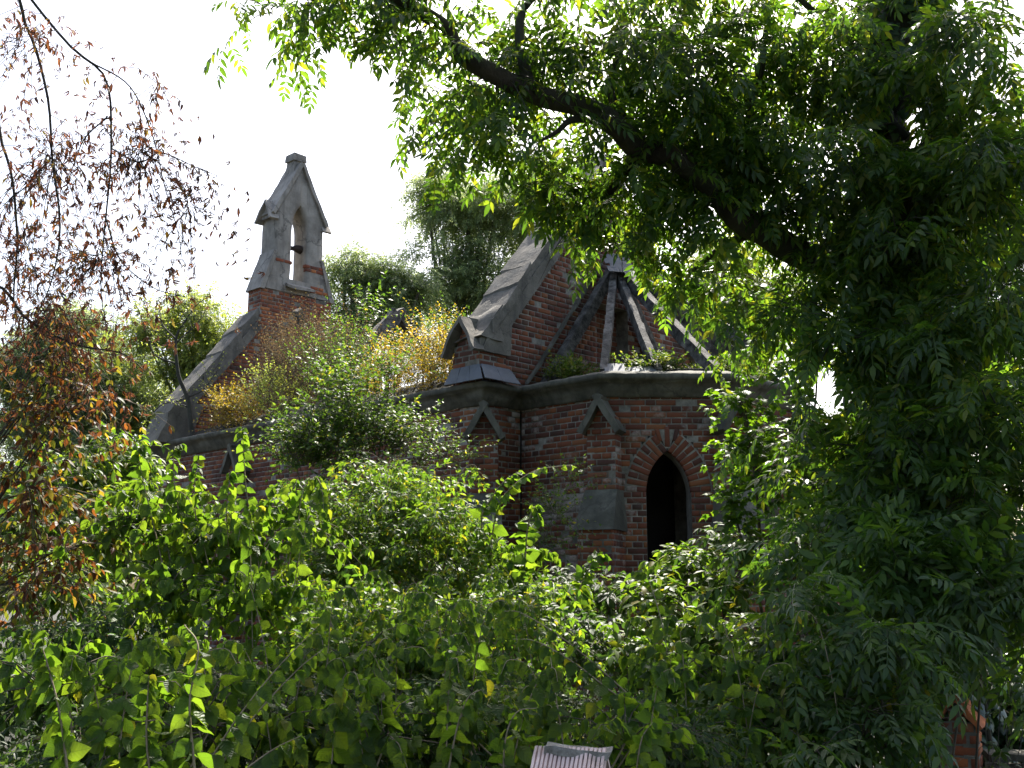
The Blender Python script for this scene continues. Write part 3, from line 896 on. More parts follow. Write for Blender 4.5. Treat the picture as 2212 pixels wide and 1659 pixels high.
# kneelers: render panels and drooping plates
for sx in (-1, 1):
    m = MB()
    m.hexa([(sx * x, y, z) for z, xs_ in ((4.66, (2.16, 2.70)), (5.32, (2.13, 2.34))) for y in (-.075, -.03) for x in (xs_ if sx > 0 else xs_[::-1])], n=(5, 1, 6), jit=.008, freq=8)
    m.build('render_panel', M['render'], chapel)
    m = MB()
    for s_ in (-1, 1):
        ap = np.array([sx * 2.73, .235, 5.13]); ft = np.array([sx * 2.77, .235 + s_ * .33, 4.64])
        dn = nrm(np.cross(ft - ap, (1, 0, 0))); dn = dn if dn[2] > 0 else -dn
        m.beam(ap, ft, np.array([.20, 0, 0]), dn * .05, n=10, jit=.016, freq=7, seed=s_ + 4)
    m.build('kneeler_gablet', M['render'], chapel)
    m = MB()
    m.hexa([(sx * x, y, z) for z, xs_, ys_ in ((4.85, (2.3, 2.74), (-.085, .58)), (5.33, (2.05, 2.30), (-.06, .55))) for y in ys_ for x in (xs_ if sx > 0 else xs_[::-1])], n=(6, 6, 6), jit=.03, freq=5)
    m.build('kneeler_stone', M['render'], chapel)
    # far gable kneeler
    m = MB()
    m.hexa([(sx * x, y, z) for z, xs_ in ((4.2, (2.3, 2.95)), (5.0, (2.05, 2.62))) for y in (8.24, 8.95) for x in (xs_ if sx > 0 else xs_[::-1])], n=(5, 5, 5), jit=.025, freq=5)
    m.build('kneeler_stone', M['render'], chapel)

# slate roofs: corner hood, apex scrap, cornice scrap
def slate(c, ax, ay, an, L, W, seed):
    m = MB(); c, ax, ay, an = [np.array(v, float) for v in (c, ax, ay, an)]
    ax, ay, an = nrm(ax), nrm(ay), nrm(an)
    m.hexa([c + ax * x + ay * y + an * z for z in (0, .009) for y in (0, L) for x in (-W / 2, W / 2)], n=(3, 3, 1), jit=.003, freq=14, seed=seed)
    return m.build('slate', M['slate'], chapel)
# hood over the corner: slopes facing the nave side (-x) and the apse side (-y)
HX = -HW
def hood(c0, c1, t0, t1, n, off):
    c0, c1, t0, t1 = [np.array(v, float) for v in (c0, c1, t0, t1)]
    for k_ in range(n):
        f0, f1 = (k_ + .015) / n, (k_ + 1 - .015) / n
        q4 = [c0 + (c1 - c0) * f0, c0 + (c1 - c0) * f1, t0 + (t1 - t0) * f0, t0 + (t1 - t0) * f1]
        nn = nrm(np.cross(q4[1] - q4[0], q4[2] - q4[0])); nn = nn if nn[2] > 0 else -nn
        dz = brick_rng.uniform(0, .006)
        m = MB(); m.hexa([v + nn * (d + dz) for d in (0, .012) for v in q4], n=(3, 3, 1), jit=.003, freq=12, seed=k_ + off); m.build('slate', M['slate'], chapel)
hood((HX - .26, -.25, 4.235), (HX - .26, .50, 4.235), (HX - .125, -.045, 4.47), (HX - .125, .50, 4.47), 3, 0)
hood((HX - .25, -.26, 4.235), (HX + .42, -.26, 4.235), (HX - .12, -.045, 4.47), (HX + .42, -.045, 4.47), 2, 5)
# loose slates on the cornice over the apse corner
slate((-1.80, -1.58, 4.275), (r2, -r2, 0), (.55, .55, .6), (-.42, -.42, .78), .24, .26, 11)
slate((-1.55, -1.80, 4.27), (r2, -r2, .03), (.55, .55, .5), (-.4, -.4, .8), .2, .40, 12)
# rafters of the apse roof
AX = np.array([-.05, -.12, 6.35])
def lerp(a, b, t): return np.array(a, float) * (1 - t) + np.array(b, float) * t
feet = [(-1.62, -.10), A_, lerp(A_, B_, .46), lerp(A_, B_, .98), lerp(B_, B2, .55), B2, A2, (1.62, -.10)]
wid = [.14, .10, .09, .13, .09, .10, .10, .14]
for k_, f in enumerate(feet):
    p1 = np.array([f[0] * .95, f[1] * .95 if k_ not in (0, 7) else f[1], 4.28 + (0, 0, 0, 0, .5, 0, .2, 0)[k_]]); dr = nrm(p1 - AX)
    side = nrm(np.cross(dr, UP)); hv = np.cross(side, dr)
    st = AX + dr * (.12 if k_ in (0, 7) else .1) + np.array([0, -.05, -.02 * (k_ % 3)])
    m = MB(); m.beam(st, p1, side * wid[k_], hv * .15, n=30, jit=.007, freq=11, seed=k_ * 3.1)
    m.build('rafter', M['wood'], chapel)
# roof scar parallel to the wall rafter
for sx in (-1, 1):
    m = MB(); m.beam((sx * .22, -.03, 6.36), (sx * 1.78, -.03, 4.36), (0, .06, 0), (.09, 0, .07), n=18, jit=.012, freq=9)
    m.build('flashing_strip', M['cornice'], chapel)
# scrap of slating hanging on below the apse roof's apex
dn = nrm(np.array([-.8, -1.15, -1.35])); sd_ = nrm(np.cross(dn, UP)); on = np.cross(sd_, dn); on = on if on[2] > 0 else -on
for row in range(5):
    for cl in range(2):
        if row == 4 and cl == 1: continue
        c = np.array([-.08, -.20, 6.42]) + dn * row * .13 + sd_ * ((cl - .5) * .17 + (row % 2) * .06) + on * (.09 - .0 * row)
        slate(c, sd_, dn, on + dn * -.1, .17, .165, row * 2 + cl)
# nave roof trusses still standing
def truss(d, z, L, broken=1.0, seed=0):
    for sx in (-1, 1):
        p0 = np.array([0, d, z]); p1 = np.array([sx * L * (broken if sx > 0 else 1), d, z - 1.24 * L * (broken if sx > 0 else 1)])
        dr = nrm(p1 - p0); hv = nrm(np.cross(dr, (0, 1, 0)))
        m = MB(); m.beam(p0 - dr * .12 * sx * (sx < 0), p1, np.array([0, .15, 0]), hv * (.26 if sx < 0 else .18), n=20, jit=.03, freq=5, seed=seed + sx)
        m.build('rafter', M['wood'], chapel)
truss(5.0, 6.62, 1.9, .8, 2)
truss(6.6, 6.35, 1.7, .5, 7)
m = MB(); m.beam((-.5, 7.6, 7.0), (-.05, 7.9, 6.35), (.12, 0, .05), (0, .16, 0), n=8, jit=.03, freq=6); m.build('rafter', M['wood'], chapel)

# bellcote
bell = bpy.data.objects.new('bellcote', None)
YB0, YB1 = 8.34, 8.84
def stations():
    z = [7.56, 7.60, 7.85, 8.1, 8.38, 8.6, 8.8]
    zz = list(np.linspace(8.85, 9.49, 14)) + [9.6, 9.9, 10.15, 10.36]
    return z + zz
def wo(z):
    if z < 7.6: return .87
    if z < 8.38: return .86 - (z - 7.6) / .78 * .27
    if z < 9.26: return .585
    return max(.585 * (1 - (z - 9.26) / 1.12), .02)
def wi(z):
    if z < 7.85: return 0.0
    if z < 8.9: return .20
    if z > 9.49: return 0.0
    h = .59; w0 = .20; c = (h * h - w0 * w0) / (2 * w0); R_ = w0 + c
    return max(0, math.sqrt(max(R_ * R_ - (z - 8.9) ** 2, 0)) - c)
zs = stations()
zs = sorted(set(zs + [7.849, 7.851]))
m = MB()
for sx in (-1, 1):
    for z0, z1 in zip(zs[:-1], zs[1:]):
        zmid = (z0 + z1) / 2
        def WI(z): return wi(z) if wi(zmid) > 0 or zmid > 9.3 else 0.0
        cs = []
        for z in (z0, z1):
            for y in (YB0, YB1):
                xs_ = (WI(z), wo(z)) if sx > 0 else (-wo(z), -WI(z))
                for x in xs_: cs.append((x, y, z))
        c8 = np.array(cs)
        for fc in ((0, 1, 5, 4), (3, 2, 6, 7), (0, 4, 6, 2), (1, 3, 7, 5)):
            m.add(c8[list(fc)], [(0, 1, 2, 3)])
shaft = m.build('bellcote', M['render_pale'], chapel)
import bmesh
bm = bmesh.new(); bm.from_mesh(shaft.data); bmesh.ops.remove_doubles(bm, verts=bm.verts, dist=.0005)
bmesh.ops.subdivide_edges(bm, edges=[e for e in bm.edges if e.calc_length() > .2], cuts=3, use_grid_fill=True)
for v in bm.verts:
    wv = wob(np.array(v.co), 6, 2) * .008; v.co.x += wv[0]; v.co.y += wv[1]
bm.to_mesh(shaft.data); bm.free()
# slabs on the bellcote's steep head
for sx in (-1, 1):
    m = MB(); p0 = np.array([0, 8.59, 10.42]); p1 = np.array([sx * .66, 8.59, 9.17]); dr = nrm(p1 - p0)
    hv = nrm(np.cross(dr, (0, 1, 0))); hv = hv if hv[2] > 0 else -hv
    m.beam(p0, p1, np.array([0, .60, 0]), hv * .075, n=12, jit=.01, freq=7, seed=sx); m.build('roof_slab', M['render_pale'], shaft)
    # side gablet
    m = MB()
    m.hexa([(sx * x, y, z) for z, ys_, x0_ in ((9.1, (8.40, 8.78), .5), (9.42, (8.57, 8.61), .45)) for y in ys_ for x in ((x0_, .66) if sx > 0 else (.66, x0_))], n=(2, 3, 3), jit=.004)
    for s_ in (-1, 1):
        ap = np.array([sx * .60, 8.59, 9.50]); ft = np.array([sx * .66, 8.59 + s_ * .29, 9.04])
        d2 = nrm(np.cross(ft - ap, (1, 0, 0))); d2 = d2 if d2[2] > 0 else -d2
        m.beam(ap, ft, np.array([.22, 0, 0]), d2 * .05, n=6, jit=.008, freq=8, seed=s_)
    m.build('gablet', M['render_pale'], shaft)
    # battered base edge slab
    m = MB(); m.hexa([(sx * x, y, z) for z, xs_ in ((7.53, (.80, .91)), (8.40, (.53, .60))) for y in (8.31, 8.87) for x in (xs_ if sx > 0 else xs_[::-1])], n=(2, 5, 8), jit=.006, freq=8)
    m.build('batter_slab', M['render_pale'], shaft)
m = MB(); m.hexa([(-.33, 8.20, 7.62), (.33, 8.20, 7.62), (-.24, 8.6, 7.86), (.24, 8.6, 7.86), (-.33, 8.20, 7.68), (.33, 8.20, 7.68), (-.24, 8.6, 7.93), (.24, 8.6, 7.93)], n=(8, 6, 1), jit=.015, freq=8)
m.build('sill_slab', M['render_pale'], shaft)
m = MB(); m.hexa([(x * s1, 8.59 + y * s1, z) for z, s1 in ((10.22, 1.0), (10.52, .82)) for y in (-.17, .17) for x in (-.15, .15)], n=(2, 2, 3), jit=.008, freq=9)
m.hexa([(x * s1, 8.59 + y * s1, z) for z, s1 in ((10.50, 1.0), (10.66, .9)) for y in (-.17, .17) for x in (-.16, .16)], n=(2, 2, 2), jit=.01, freq=9)
m.build('finial', M['render_pale'], shaft)
V, F = tubes(smooth_line([(-.3, 8.6, 8.66), (-.05, 8.58, 8.60), (.1, 8.57, 8.62), (.3, 8.6, 8.60)], 8)[None], np.array([[.05, .05, .05, .05, .07, .09, .09, .07]]), 8)
m = MB(); m.add(V, F); m.build('bell_bar', M['iron'], shaft, smooth=True)
# brick showing where the render fell off
wx = Wall()
def patch(cx, cz, L, H, n=(0, -1), y=YB0 - .004, seed=0):
    r = np.random.default_rng(seed)
    for k_ in range(max(1, int(H / CH))):
        u = -L / 2 + r.uniform(-.06, .04)
        while u < L / 2:
            bl = .13 if r.random() < .5 else .2
            wx.brick(np.array([cx, y, cz + k_ * CH]), np.array([1.0, 0, 0]), np.array([0, -1.0, 0]), UP, u, u + bl - .01, 0, CH - .01, r.uniform(.006, .014), False); u += bl
patch(-.42, 8.17, .24, .09, seed=1); patch(.40, 8.10, .36, .16, seed=2); patch(.50, 7.66, .28, .16, seed=3)
V, F = brick_geo(wx.B); link('brickwork', np_mesh('brickwork', V, F), M['brick_red'], shaft, 'stuff')
bpy.data.objects.remove(bell)

# floor painted near-black for gloom; back wall added to shut out nave light
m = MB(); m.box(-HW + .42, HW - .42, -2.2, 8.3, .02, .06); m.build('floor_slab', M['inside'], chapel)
m = MB(); m.box(-1.88, 1.88, .06, .3, .06, 4.2); m.build('light_block_wall', M['inside'], chapel)

# ------------------------------------------------------------------ boundary wall remains in the foreground
def small_wall(name, label, cat, loc, rotz, faces, caps_, bmat='brick_orange_lit'):
    root = thing(name, label, cat, loc, rotz)
    V = Wall()
    for f in faces: V.face(*f[:6], **f[6])
    # every brick of it is an object
    part = V.core.build('wall_core', M['mortar'], root)
    for i, b in enumerate(V.B):
        o, a, n, bb, u0, u1, z0, z1, pr_, full = b
        v = np.array(brick_unit(-(u1 - u0) / 2, (u1 - u0) / 2, -(z1 - z0) / 2, (z1 - z0) / 2, 0, brick_rng)); v[:, 1] *= -1
        me = np_mesh('brick', v, np.array(BF)); me.materials.append(M[bmat])
        ob = bpy.data.objects.new('brick', me); C.objects.link(ob); ob.parent = part
        m_ = np.eye(4); m_[:3, 0] = a; m_[:3, 1] = -n; m_[:3, 2] = bb; m_[:3, 3] = o + a * (u0 + u1) / 2 + n * pr_ + bb * (z0 + z1) / 2
        ob.matrix_basis = Matrix(m_.tolist())
    return root
pl = at(2078, 1655, 7.9)
def iv_pier(w):
    def f(z):
        if z < .62: return [(0, w)]
        e = max((.80 - z) * .8, 0); return [(w / 2 - e, w / 2 + e)] if e > .03 else []
    return f
pier = small_wall('brick_pier', 'broken orange brick pier standing at the end of the low wall', 'pier', (pl[0], pl[1], 0), math.radians(-28),
    [((-.13, -.13), (0, -1), .26, 0, .80, iv_pier(.26), dict(thick=.12)), ((.13, -.13), (1, 0), .26, 0, .70, lambda z: [(0, .26)] if z < .66 else [], dict(thick=.1)),
     ((-.13, .13), (-1, 0), .26, 0, .70, lambda z: [(0, .26)] if z < .66 else [], dict(thick=.1))], None)
m = MB()
for sx in (-1, 1): m.beam((0, 0, .84), (sx * .15, 0, .66), (0, .27, 0), (.04, 0, .025), n=9, jit=.022, freq=12, seed=sx)
m.build('mortar_cap', M['brick_orange_lit'], pier)
lw = small_wall('low_wall', 'low mossy brick wall running out of the frame beside the broken pier', 'wall', (pl[0] + .2, pl[1] + .05, 0), math.radians(-12),
    [((0, -.12), (0, -1), 1.6, 0, .42, lambda z: [(0, 1.6)] if z < .42 else [], dict(thick=.24))], None)
m = MB(); m.box(-.01, 1.62, -.14, .14, .42, .47, n=(24, 4, 1), jit=.014, freq=9); m.build('mortar_cap', M['cornice'], lw)
# pier with a ribbed tile cap, only its top in view
pt = at(1232, 1640, 4.1)
tp = small_wall('capped_pier', 'wall pier with pink ribbed clay tile cap under a mortar ridge', 'pier', (pt[0], pt[1], 0), math.radians(-14),
    [((-.14, -.14), (0, -1), .28, 0, .86, lambda z: [(0, .28)] if z < .84 else [], dict(thick=.13)),
     ((-.14, .14), (-1, 0), .28, 0, .86, lambda z: [(0, .28)] if z < .84 else [], dict(thick=.1))], None)
zt = pt[2] + .022
nr_ = 17; wr_ = .265
for sy in (-1, 1):
    m = MB(); m.hexa([(x, sy * y, z) for (y, z0) in ((.17, zt - .16), (.0, zt - .012)) for z in (z0, z0 + .02) for x in (-wr_ / 2, wr_ / 2)], n=(6, 1, 4), jit=.002); tile = m.build('cap_tile', M['tile'], tp)
    for k_ in range(nr_):
        x = -wr_ / 2 + (k_ + .5) * wr_ / nr_
        m = MB(); m.beam((x, sy * .172, zt - .136), (x, sy * .004, zt + .014), (wr_ / nr_ * .62, 0, 0), (0, 0, .014), n=4, jit=.0012, freq=40, seed=k_)
        m.build('tile_rib', M['tile'], tile)
m = MB(); m.beam((-.09, 0, zt + .012), (.15, 0, zt + .002), (0, .055, 0), (0, 0, .032), n=26, jit=.013, freq=19); m.build('mortar_ridge', M['tile_mortar'], tp)

# ------------------------------------------------------------------ background trees
def far_tree(label, px, Y, blobs, mat, seed, trunks=1, n=1.0, leaf=.34, name='tree', tr=.16):
    b = at(px, 1270, Y); base = (b[0], b[1], 0)
    p = Plant(name, label, 'tree', base, mat, farspray, 0, 'trees behind the chapel', seed, 'bark_grey')
    r = p.r
    cen = []
    for (x, y, rx, ry) in blobs:
        c, rad = env(x, y, Y, rx, ry, rx * Y / FPX)
        k = int(max(10, rx * ry / 300) * n)
        cen += list(p.bush(c, rad, ncl=k, cr=.2, ntw=8, L=.85, up=.5, K=4, droop=.35, leaf=leaf, ld=.4, jit=.4, r0=.008, ang=50))
    for t in range(trunks):
        fork = np.array([base[0] + r.uniform(-.4, .4), base[1], 0.0])
        top = cen[r.integers(len(cen))]
        mid = np.array([base[0] + r.uniform(-.6, .6), base[1], (top[2]) * .5])
        p.stems([[fork, (fork + mid) / 2 + r.normal(0, .15, 3) * (1, 1, 0), mid, top]], tr, tr * .25, 'bark_grey', 'trunk', 14, 7)
        for q in r.permutation(len(cen))[:int(26 / trunks)]:
            s0 = mid * .7 + top * .3 + r.normal(0, .2, 3)
            p.stems([[mid * .8 + s0 * .2, (mid + cen[q]) / 2 + np.array([0, 0, .4]), cen[q]]], tr * .4, tr * .08, 'bark_grey', 'limb', 8, 5)
    p.build()
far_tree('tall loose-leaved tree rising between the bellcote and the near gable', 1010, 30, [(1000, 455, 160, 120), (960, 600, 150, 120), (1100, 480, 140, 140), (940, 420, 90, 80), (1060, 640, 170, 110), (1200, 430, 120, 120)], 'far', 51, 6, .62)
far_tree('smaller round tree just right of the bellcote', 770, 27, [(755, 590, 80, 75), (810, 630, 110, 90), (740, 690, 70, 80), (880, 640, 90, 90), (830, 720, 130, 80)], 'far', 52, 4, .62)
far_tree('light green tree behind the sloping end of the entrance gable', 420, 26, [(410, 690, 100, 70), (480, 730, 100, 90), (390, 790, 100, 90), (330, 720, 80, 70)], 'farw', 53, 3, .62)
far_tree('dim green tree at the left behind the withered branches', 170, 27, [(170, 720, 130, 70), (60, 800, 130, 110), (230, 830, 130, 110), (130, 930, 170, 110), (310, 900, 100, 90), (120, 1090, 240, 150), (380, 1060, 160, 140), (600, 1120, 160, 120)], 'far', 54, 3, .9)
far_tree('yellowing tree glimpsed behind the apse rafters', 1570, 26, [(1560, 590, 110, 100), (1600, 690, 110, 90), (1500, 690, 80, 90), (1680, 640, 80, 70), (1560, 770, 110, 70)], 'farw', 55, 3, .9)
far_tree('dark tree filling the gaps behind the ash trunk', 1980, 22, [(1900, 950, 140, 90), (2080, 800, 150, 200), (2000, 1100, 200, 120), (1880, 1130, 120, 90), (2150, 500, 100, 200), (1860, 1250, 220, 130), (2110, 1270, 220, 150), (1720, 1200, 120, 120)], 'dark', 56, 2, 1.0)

# ------------------------------------------------------------------ the big ash leaning in from the right
TY = 8.6
tb = at(2010, 1270, TY)
ash = Plant('ash_tree', 'large ash tree with ivy-clad trunk and a thick limb arching over the chapel', 'tree', (tb[0], tb[1], 0), 'ash', ashleaf, 300, None, 61, 'bark')
ash.stems([[(tb[0] + .1, tb[1], -.05), at(2010, 1150, TY), at(1975, 800, TY), at(1965, 500, TY), at(1950, 200, TY + .1), at(1940, -200, TY + .3)]], .26, .15, 'bark', 'trunk', 30, 12)
limb = [at(1960, 640, TY), at(1840, 560, TY - .1), at(1640, 480, 8.3), at(1520, 415, 8.1), at(1400, 325, 7.9), at(1290, 262, 7.7), at(1150, 195, 7.5), at(1000, 108, 7.4), at(870, 28, 7.3), at(760, -60, 7.2)]
ash.stems([limb], .135, .045, 'bark', 'limb', 46, 10)
ash.stems([[at(1290, 262, 7.7), at(1235, 262, 7.6), at(1205, 285, 7.6), at(1170, 305, 7.6)]], .035, .012, 'bark', 'limb', 10, 7)
ash.stems([[at(1600, 470, 8.25), at(1630, 330, 8.2), at(1640, 150, 8.3), at(1700, -60, 8.4)], [at(1965, 500, TY), at(2060, 300, 8.3), at(2150, 100, 8.0)], [at(1970, 700, TY), at(2090, 560, 8.0), at(2220, 470, 7.5)],
           [at(1955, 300, TY), at(1850, 120, 8.6), at(1750, 10, 8.5), at(1690, -50, 8.4)], [at(1400, 325, 7.9), at(1330, 200, 7.9), at(1350, 60, 8)], [at(1150, 195, 7.5), at(1120, 60, 7.6), at(1180, -40, 7.7)],
           [at(1985, 800, TY), at(1860, 860, 8.0), at(1760, 960, 7.6)], [at(1990, 950, TY), at(2080, 1050, 7.6), at(2150, 1180, 7.0)], [at(1640, 480, 8.3), at(1570, 530, 8.6), at(1490, 600, 8.9)], [at(1400, 325, 7.9), at(1330, 400, 8.2), at(1280, 470, 8.5)]], .055, .016, 'bark', 'limb', 14, 7)
AK = dict(K=3, droop=.5, leaf=.28, ang=62, ld=.3, jit=.25, r0=.006, taper=.1)
for (x, y, Y, rx, ry, rd, k) in [
    (590, 30, 7.4, 45, 40, .4, 4), (680, 20, 7.4, 50, 50, .4, 6), (790, 15, 7.3, 70, 35, .5, 9), (930, 40, 7.4, 110, 60, .6, 15),
    (950, 195, 8.2, 55, 70, .4, 11), (1040, 300, 8.3, 60, 75, .4, 13), (1080, 160, 7.5, 90, 80, .5, 14), (1150, 60, 7.6, 130, 80, .7, 18), (1140, 310, 8.3, 80, 60, .4, 12),
    (1190, 420, 8.5, 80, 50, .4, 16), (1260, 470, 8.6, 80, 60, .4, 19), (1345, 520, 8.6, 60, 50, .4, 13), (1350, 410, 8.5, 90, 70, .5, 17),
    (1320, 110, 7.8, 150, 110, .8, 24), (1480, 170, 8.0, 130, 130, .9, 24), (1450, 420, 8.6, 80, 70, .5, 11), (1480, 280, 8.2, 100, 80, .6, 12),
    (1620, 110, 8.2, 160, 130, 1.0, 28), (1640, 320, 8.2, 140, 110, .9, 24), (1800, 120, 8.2, 170, 150, 1.0, 32), (1800, 370, 8.0, 150, 120, 1.0, 26),
    (2060, 120, 7.6, 180, 160, 1.0, 34), (2080, 400, 7.4, 150, 160, 1.0, 32), (1920, 540, 7.6, 150, 90, .8, 22), (2130, 650, 7.2, 110, 140, .8, 22),
    (1530, 610, 9.0, 90, 70, .5, 14), (1720, 660, 7.8, 90, 70, .6, 10), (1960, 760, 7.4, 130, 110, .8, 22), (1680, 450, 8.3, 110, 60, .5, 10), (1800, 500, 8.2, 110, 60, .6, 12),
    (1250, -40, 7.8, 180, 60, .6, 16), (1550, -30, 8.2, 200, 70, .8, 20), (1900, -30, 8.4, 220, 70, .8, 22), (1420, 40, 8.3, 120, 70, .6, 12), (1960, 330, 8.2, 130, 130, .8, 20), (1680, 230, 8.6, 120, 100, .8, 16), (1880, 640, 8.2, 130, 80, .7, 14),
    (2100, 900, 7.0, 120, 130, .8, 22), (2220, 820, 7.6, 90, 140, .6, 14), (2220, 300, 7.6, 90, 150, .6, 14), (1900, 950, 7.2, 120, 90, .7, 16), (1820, 740, 7.6, 70, 60, .6, 8), (1740, 930, 8.0, 90, 50, .5, 7), (1800, 1060, 7.6, 90, 60, .5, 8)]:
    c, rad = env(x, y, Y, rx, ry, rd)
    ash.bush(c, rad, ncl=max(2, int(k * (.5 if x < 1380 else (.68 if x < 1700 else .8)))), cr=.5, ntw=2, L=.42, up=.05, shell=.45, **AK)
# the crown goes on unseen above the frame, added for its shade
for (x, y, z, r_) in [(3.4, 9, 9.6, 1.6), (5.6, 8.6, 8.6, 1.8), (5.2, 10.5, 11, 1.8), (3.2, 7.6, 11.2, 1.7)]:
    ash.bush((x, y, z), (r_, r_, r_ * .8), ncl=22, cr=.4, ntw=3, L=.5, up=.1, **dict(AK, leaf=.32))
for (x, y, z, r_) in [(3.2, 3.2, 7.4, 1.4), (1.4, 4.6, 7.8, 1.2)]:  # unseen clumps overhead, added to hold sky light off the apse
    ash.bush((x, y, z), (r_, r_, r_ * .7), ncl=14, cr=.4, ntw=3, L=.5, up=.1, **dict(AK, leaf=.4))
# twigs straight off the limb
lp = smooth_line(limb, 60)[14:]
ash.spray(lp + ash.r.normal(0, .05, lp.shape), ash.r.normal(0, 1, lp.shape) * (1, .6, .9) + (0, -.2, 0), .45, **AK)
ash.build()

# ivy sheath round the trunk
ivy = Plant('ivy', 'dark ivy clothing the trunk of the big ash tree', 'ivy', (tb[0], tb[1], 0), 'ivy', ivyleaf, 60, None, 62)
tl = smooth_line([(tb[0] + .1, tb[1], 0), at(2010, 1150, TY), at(1975, 800, TY), at(1965, 500, TY), at(1950, 200, TY + .1), at(1940, -100, TY + .3)], 400)
k = ivy.r.integers(0, 400, 4200); an = ivy.r.uniform(0, 2 * PI, 4200); rr = .27 + ivy.r.uniform(0, .16, 4200)
P = tl[k] + np.stack([np.cos(an) * rr, np.sin(an) * rr, an * 0], -1)
outv = np.stack([np.cos(an), np.sin(an), an * 0 + .25], -1)
ivy.leaves(P, nrm(np.array([0, 0, -1.0]) + ivy.r.normal(0, .45, P.shape) + outv * .3), nrm(outv + ivy.r.normal(0, .3, P.shape)), ivy.r.uniform(.06, .11, len(P)))
ivy.stems([[tl[0] + (.2, -.25, 0), tl[120] + (.1, -.3, 0), tl[240] + (-.1, -.28, 0)]], .02, .01, 'bark', 'stem')
ivy.build()

# young ashes and other shrubs below the tree
def shrub(name, label, cat, px, Y, mat, tmpl, blobs, seed, nobj=120, group=None, stems=6, sr=.012, twig='twig', stemmat='twig', **k):
    b = at(px, 1270, Y)
    p = Plant(name, label, cat, (b[0], b[1], 0), mat, tmpl, nobj, group, seed, twig)
    d = dict(K=5, droop=.4, leaf=.08, ang=55, ld=.4, jit=.3, r0=.003, ntw=8, L=.38, cr=.34, up=.3); d.update(k)
    cen = []
    for (x, y, Yb, rx, ry, rd, n) in blobs:
        c, rad = env(x, y, Yb, rx, ry, rd)
        cen += list(p.bush(c, rad, ncl=n, **d))
    for q in p.r.permutation(len(cen))[:stems]:
        e = cen[q]; s0 = p.base + p.r.normal(0, .25, 3) * (1, 1, 0)
        p.stems([[s0, s0 * .6 + e * .4 + np.array([0, 0, .2 * e[2]]), e]], sr, sr * .3, stemmat, 'stem', 9, 6)
    return p

def shoots(p, lines, leaf=.095, K=16, n=14, r0=.0045, ang=50, ld=1.2, mat='cane', jit=.22):
    """long canes given by frame points; leaves in drooping pairs"""
    for ln in lines:
        P = pxline(ln, n)
        p.stems([P], r0, r0 * .35, mat, 'stem', n + 6, 5)
        Q = smooth_line(P, K); t = nrm(np.gradient(Q, axis=0))
        sd_ = nrm(np.cross(t, np.array([.1, -.4, 1.0])))
        for sg in (-1, 1):
            a = math.radians(ang)
            ax = nrm(t * math.cos(a) + sg * sd_ * math.sin(a) + np.array([0, 0, -ld]) + p.r.normal(0, jit, Q.shape))
            no = nrm(np.array([0, -.55, .5]) + p.r.normal(0, .6, Q.shape))
            p.leaves(Q, ax, no, leaf * np.linspace(1.1, .45, K) * p.r.uniform(.8, 1.15, K))
def rshoots(p, n, x0, x1, yb, h0, h1, Y0, Y1, leaf=.09, seed=0):
    r = np.random.default_rng(seed); out = []
    for i in range(n):
        x = r.uniform(x0, x1); Y = r.uniform(Y0, Y1); h = r.uniform(h0, h1); ln = r.uniform(-90, 90); a_ = np.sign(ln) * r.uniform(10, 60)
        out.append([(x, yb, Y), (x + ln * .3, yb - h * .5, Y), (x + ln * .8, yb - h * .92, Y - .05), (x + ln + a_ * .6, yb - h, Y - .1), (x + ln + a_, yb - h * .86, Y - .15)])
    shoots(p, out, leaf, 13, r0=.0032)
p = shrub('ash_sapling', 'young ash with glossy dark leaves below the big trunk at the right', 'sapling', 1880, 6.8, 'ashlow', ashleaf,
    [(1850, 1060, 7.2, 120, 80, .6, 11), (2070, 1090, 6.8, 140, 100, .6, 15), (1760, 1170, 7.2, 100, 70, .6, 10), (1930, 1220, 6.6, 160, 90, .6, 16), (2120, 1280, 6.4, 100, 120, .6, 13), (2215, 1080, 7.4, 90, 120, .6, 10), (2215, 1330, 7.4, 90, 110, .6, 9)], 63, 260,
    K=3, leaf=.30, ntw=2, L=.42, droop=.4, ang=62, ld=.15, nj=.5, sr=.01, up=.4); p.build()
p = shrub('ash_sapling', 'bushy ash sapling spilling over the wall left of the broken pier', 'sapling', 1800, 5.8, 'ashlow', ashleaf,
    [(1740, 1310, 6.2, 100, 60, .6, 6), (1890, 1370, 6.0, 140, 70, .6, 9), (1860, 1530, 5.8, 110, 90, .6, 8), (1760, 1630, 5.4, 120, 50, .5, 5)], 64, 260,
    K=3, leaf=.25, ntw=2, L=.36, droop=.5, ang=60, ld=.3, sr=.014, up=.2); p.build()
p = shrub('privet_shrub', 'mixed green shrub with upright oval leaves left of the ash sapling', 'shrub', 1680, 6.4, 'elder', ellip,
    [(1680, 1420, 6.6, 120, 90, .5, 18), (1820, 1450, 6.4, 120, 90, .5, 18), (1660, 1560, 6.0, 130, 90, .5, 18), (1860, 1580, 6.0, 120, 80, .5, 15), (1960, 1500, 6.4, 80, 80, .4, 9)], 89, 300, K=5, leaf=.085, ntw=4, L=.42, droop=.4, ang=50, ld=.5, nj=.6, cr=.55)
rshoots(p, 10, 1560, 1900, 1640, 150, 330, 5.6, 6.6, .085, 12)
p.build()
p = shrub('ivy_bush', 'dark ivy mound behind the broken brick pier', 'ivy', 2030, 8.6, 'ivy', ivyleaf, [(2010, 1430, 8.6, 100, 100, .5, 18), (2130, 1470, 9.0, 130, 110, .5, 22), (1990, 1330, 8.6, 80, 80, .4, 9), (2180, 1580, 9.0, 120, 80, .5, 16), (2040, 1560, 9.0, 120, 90, .5, 16)], 65, 60, K=5, leaf=.09, ntw=8, L=.25, ld=.7); p.build()
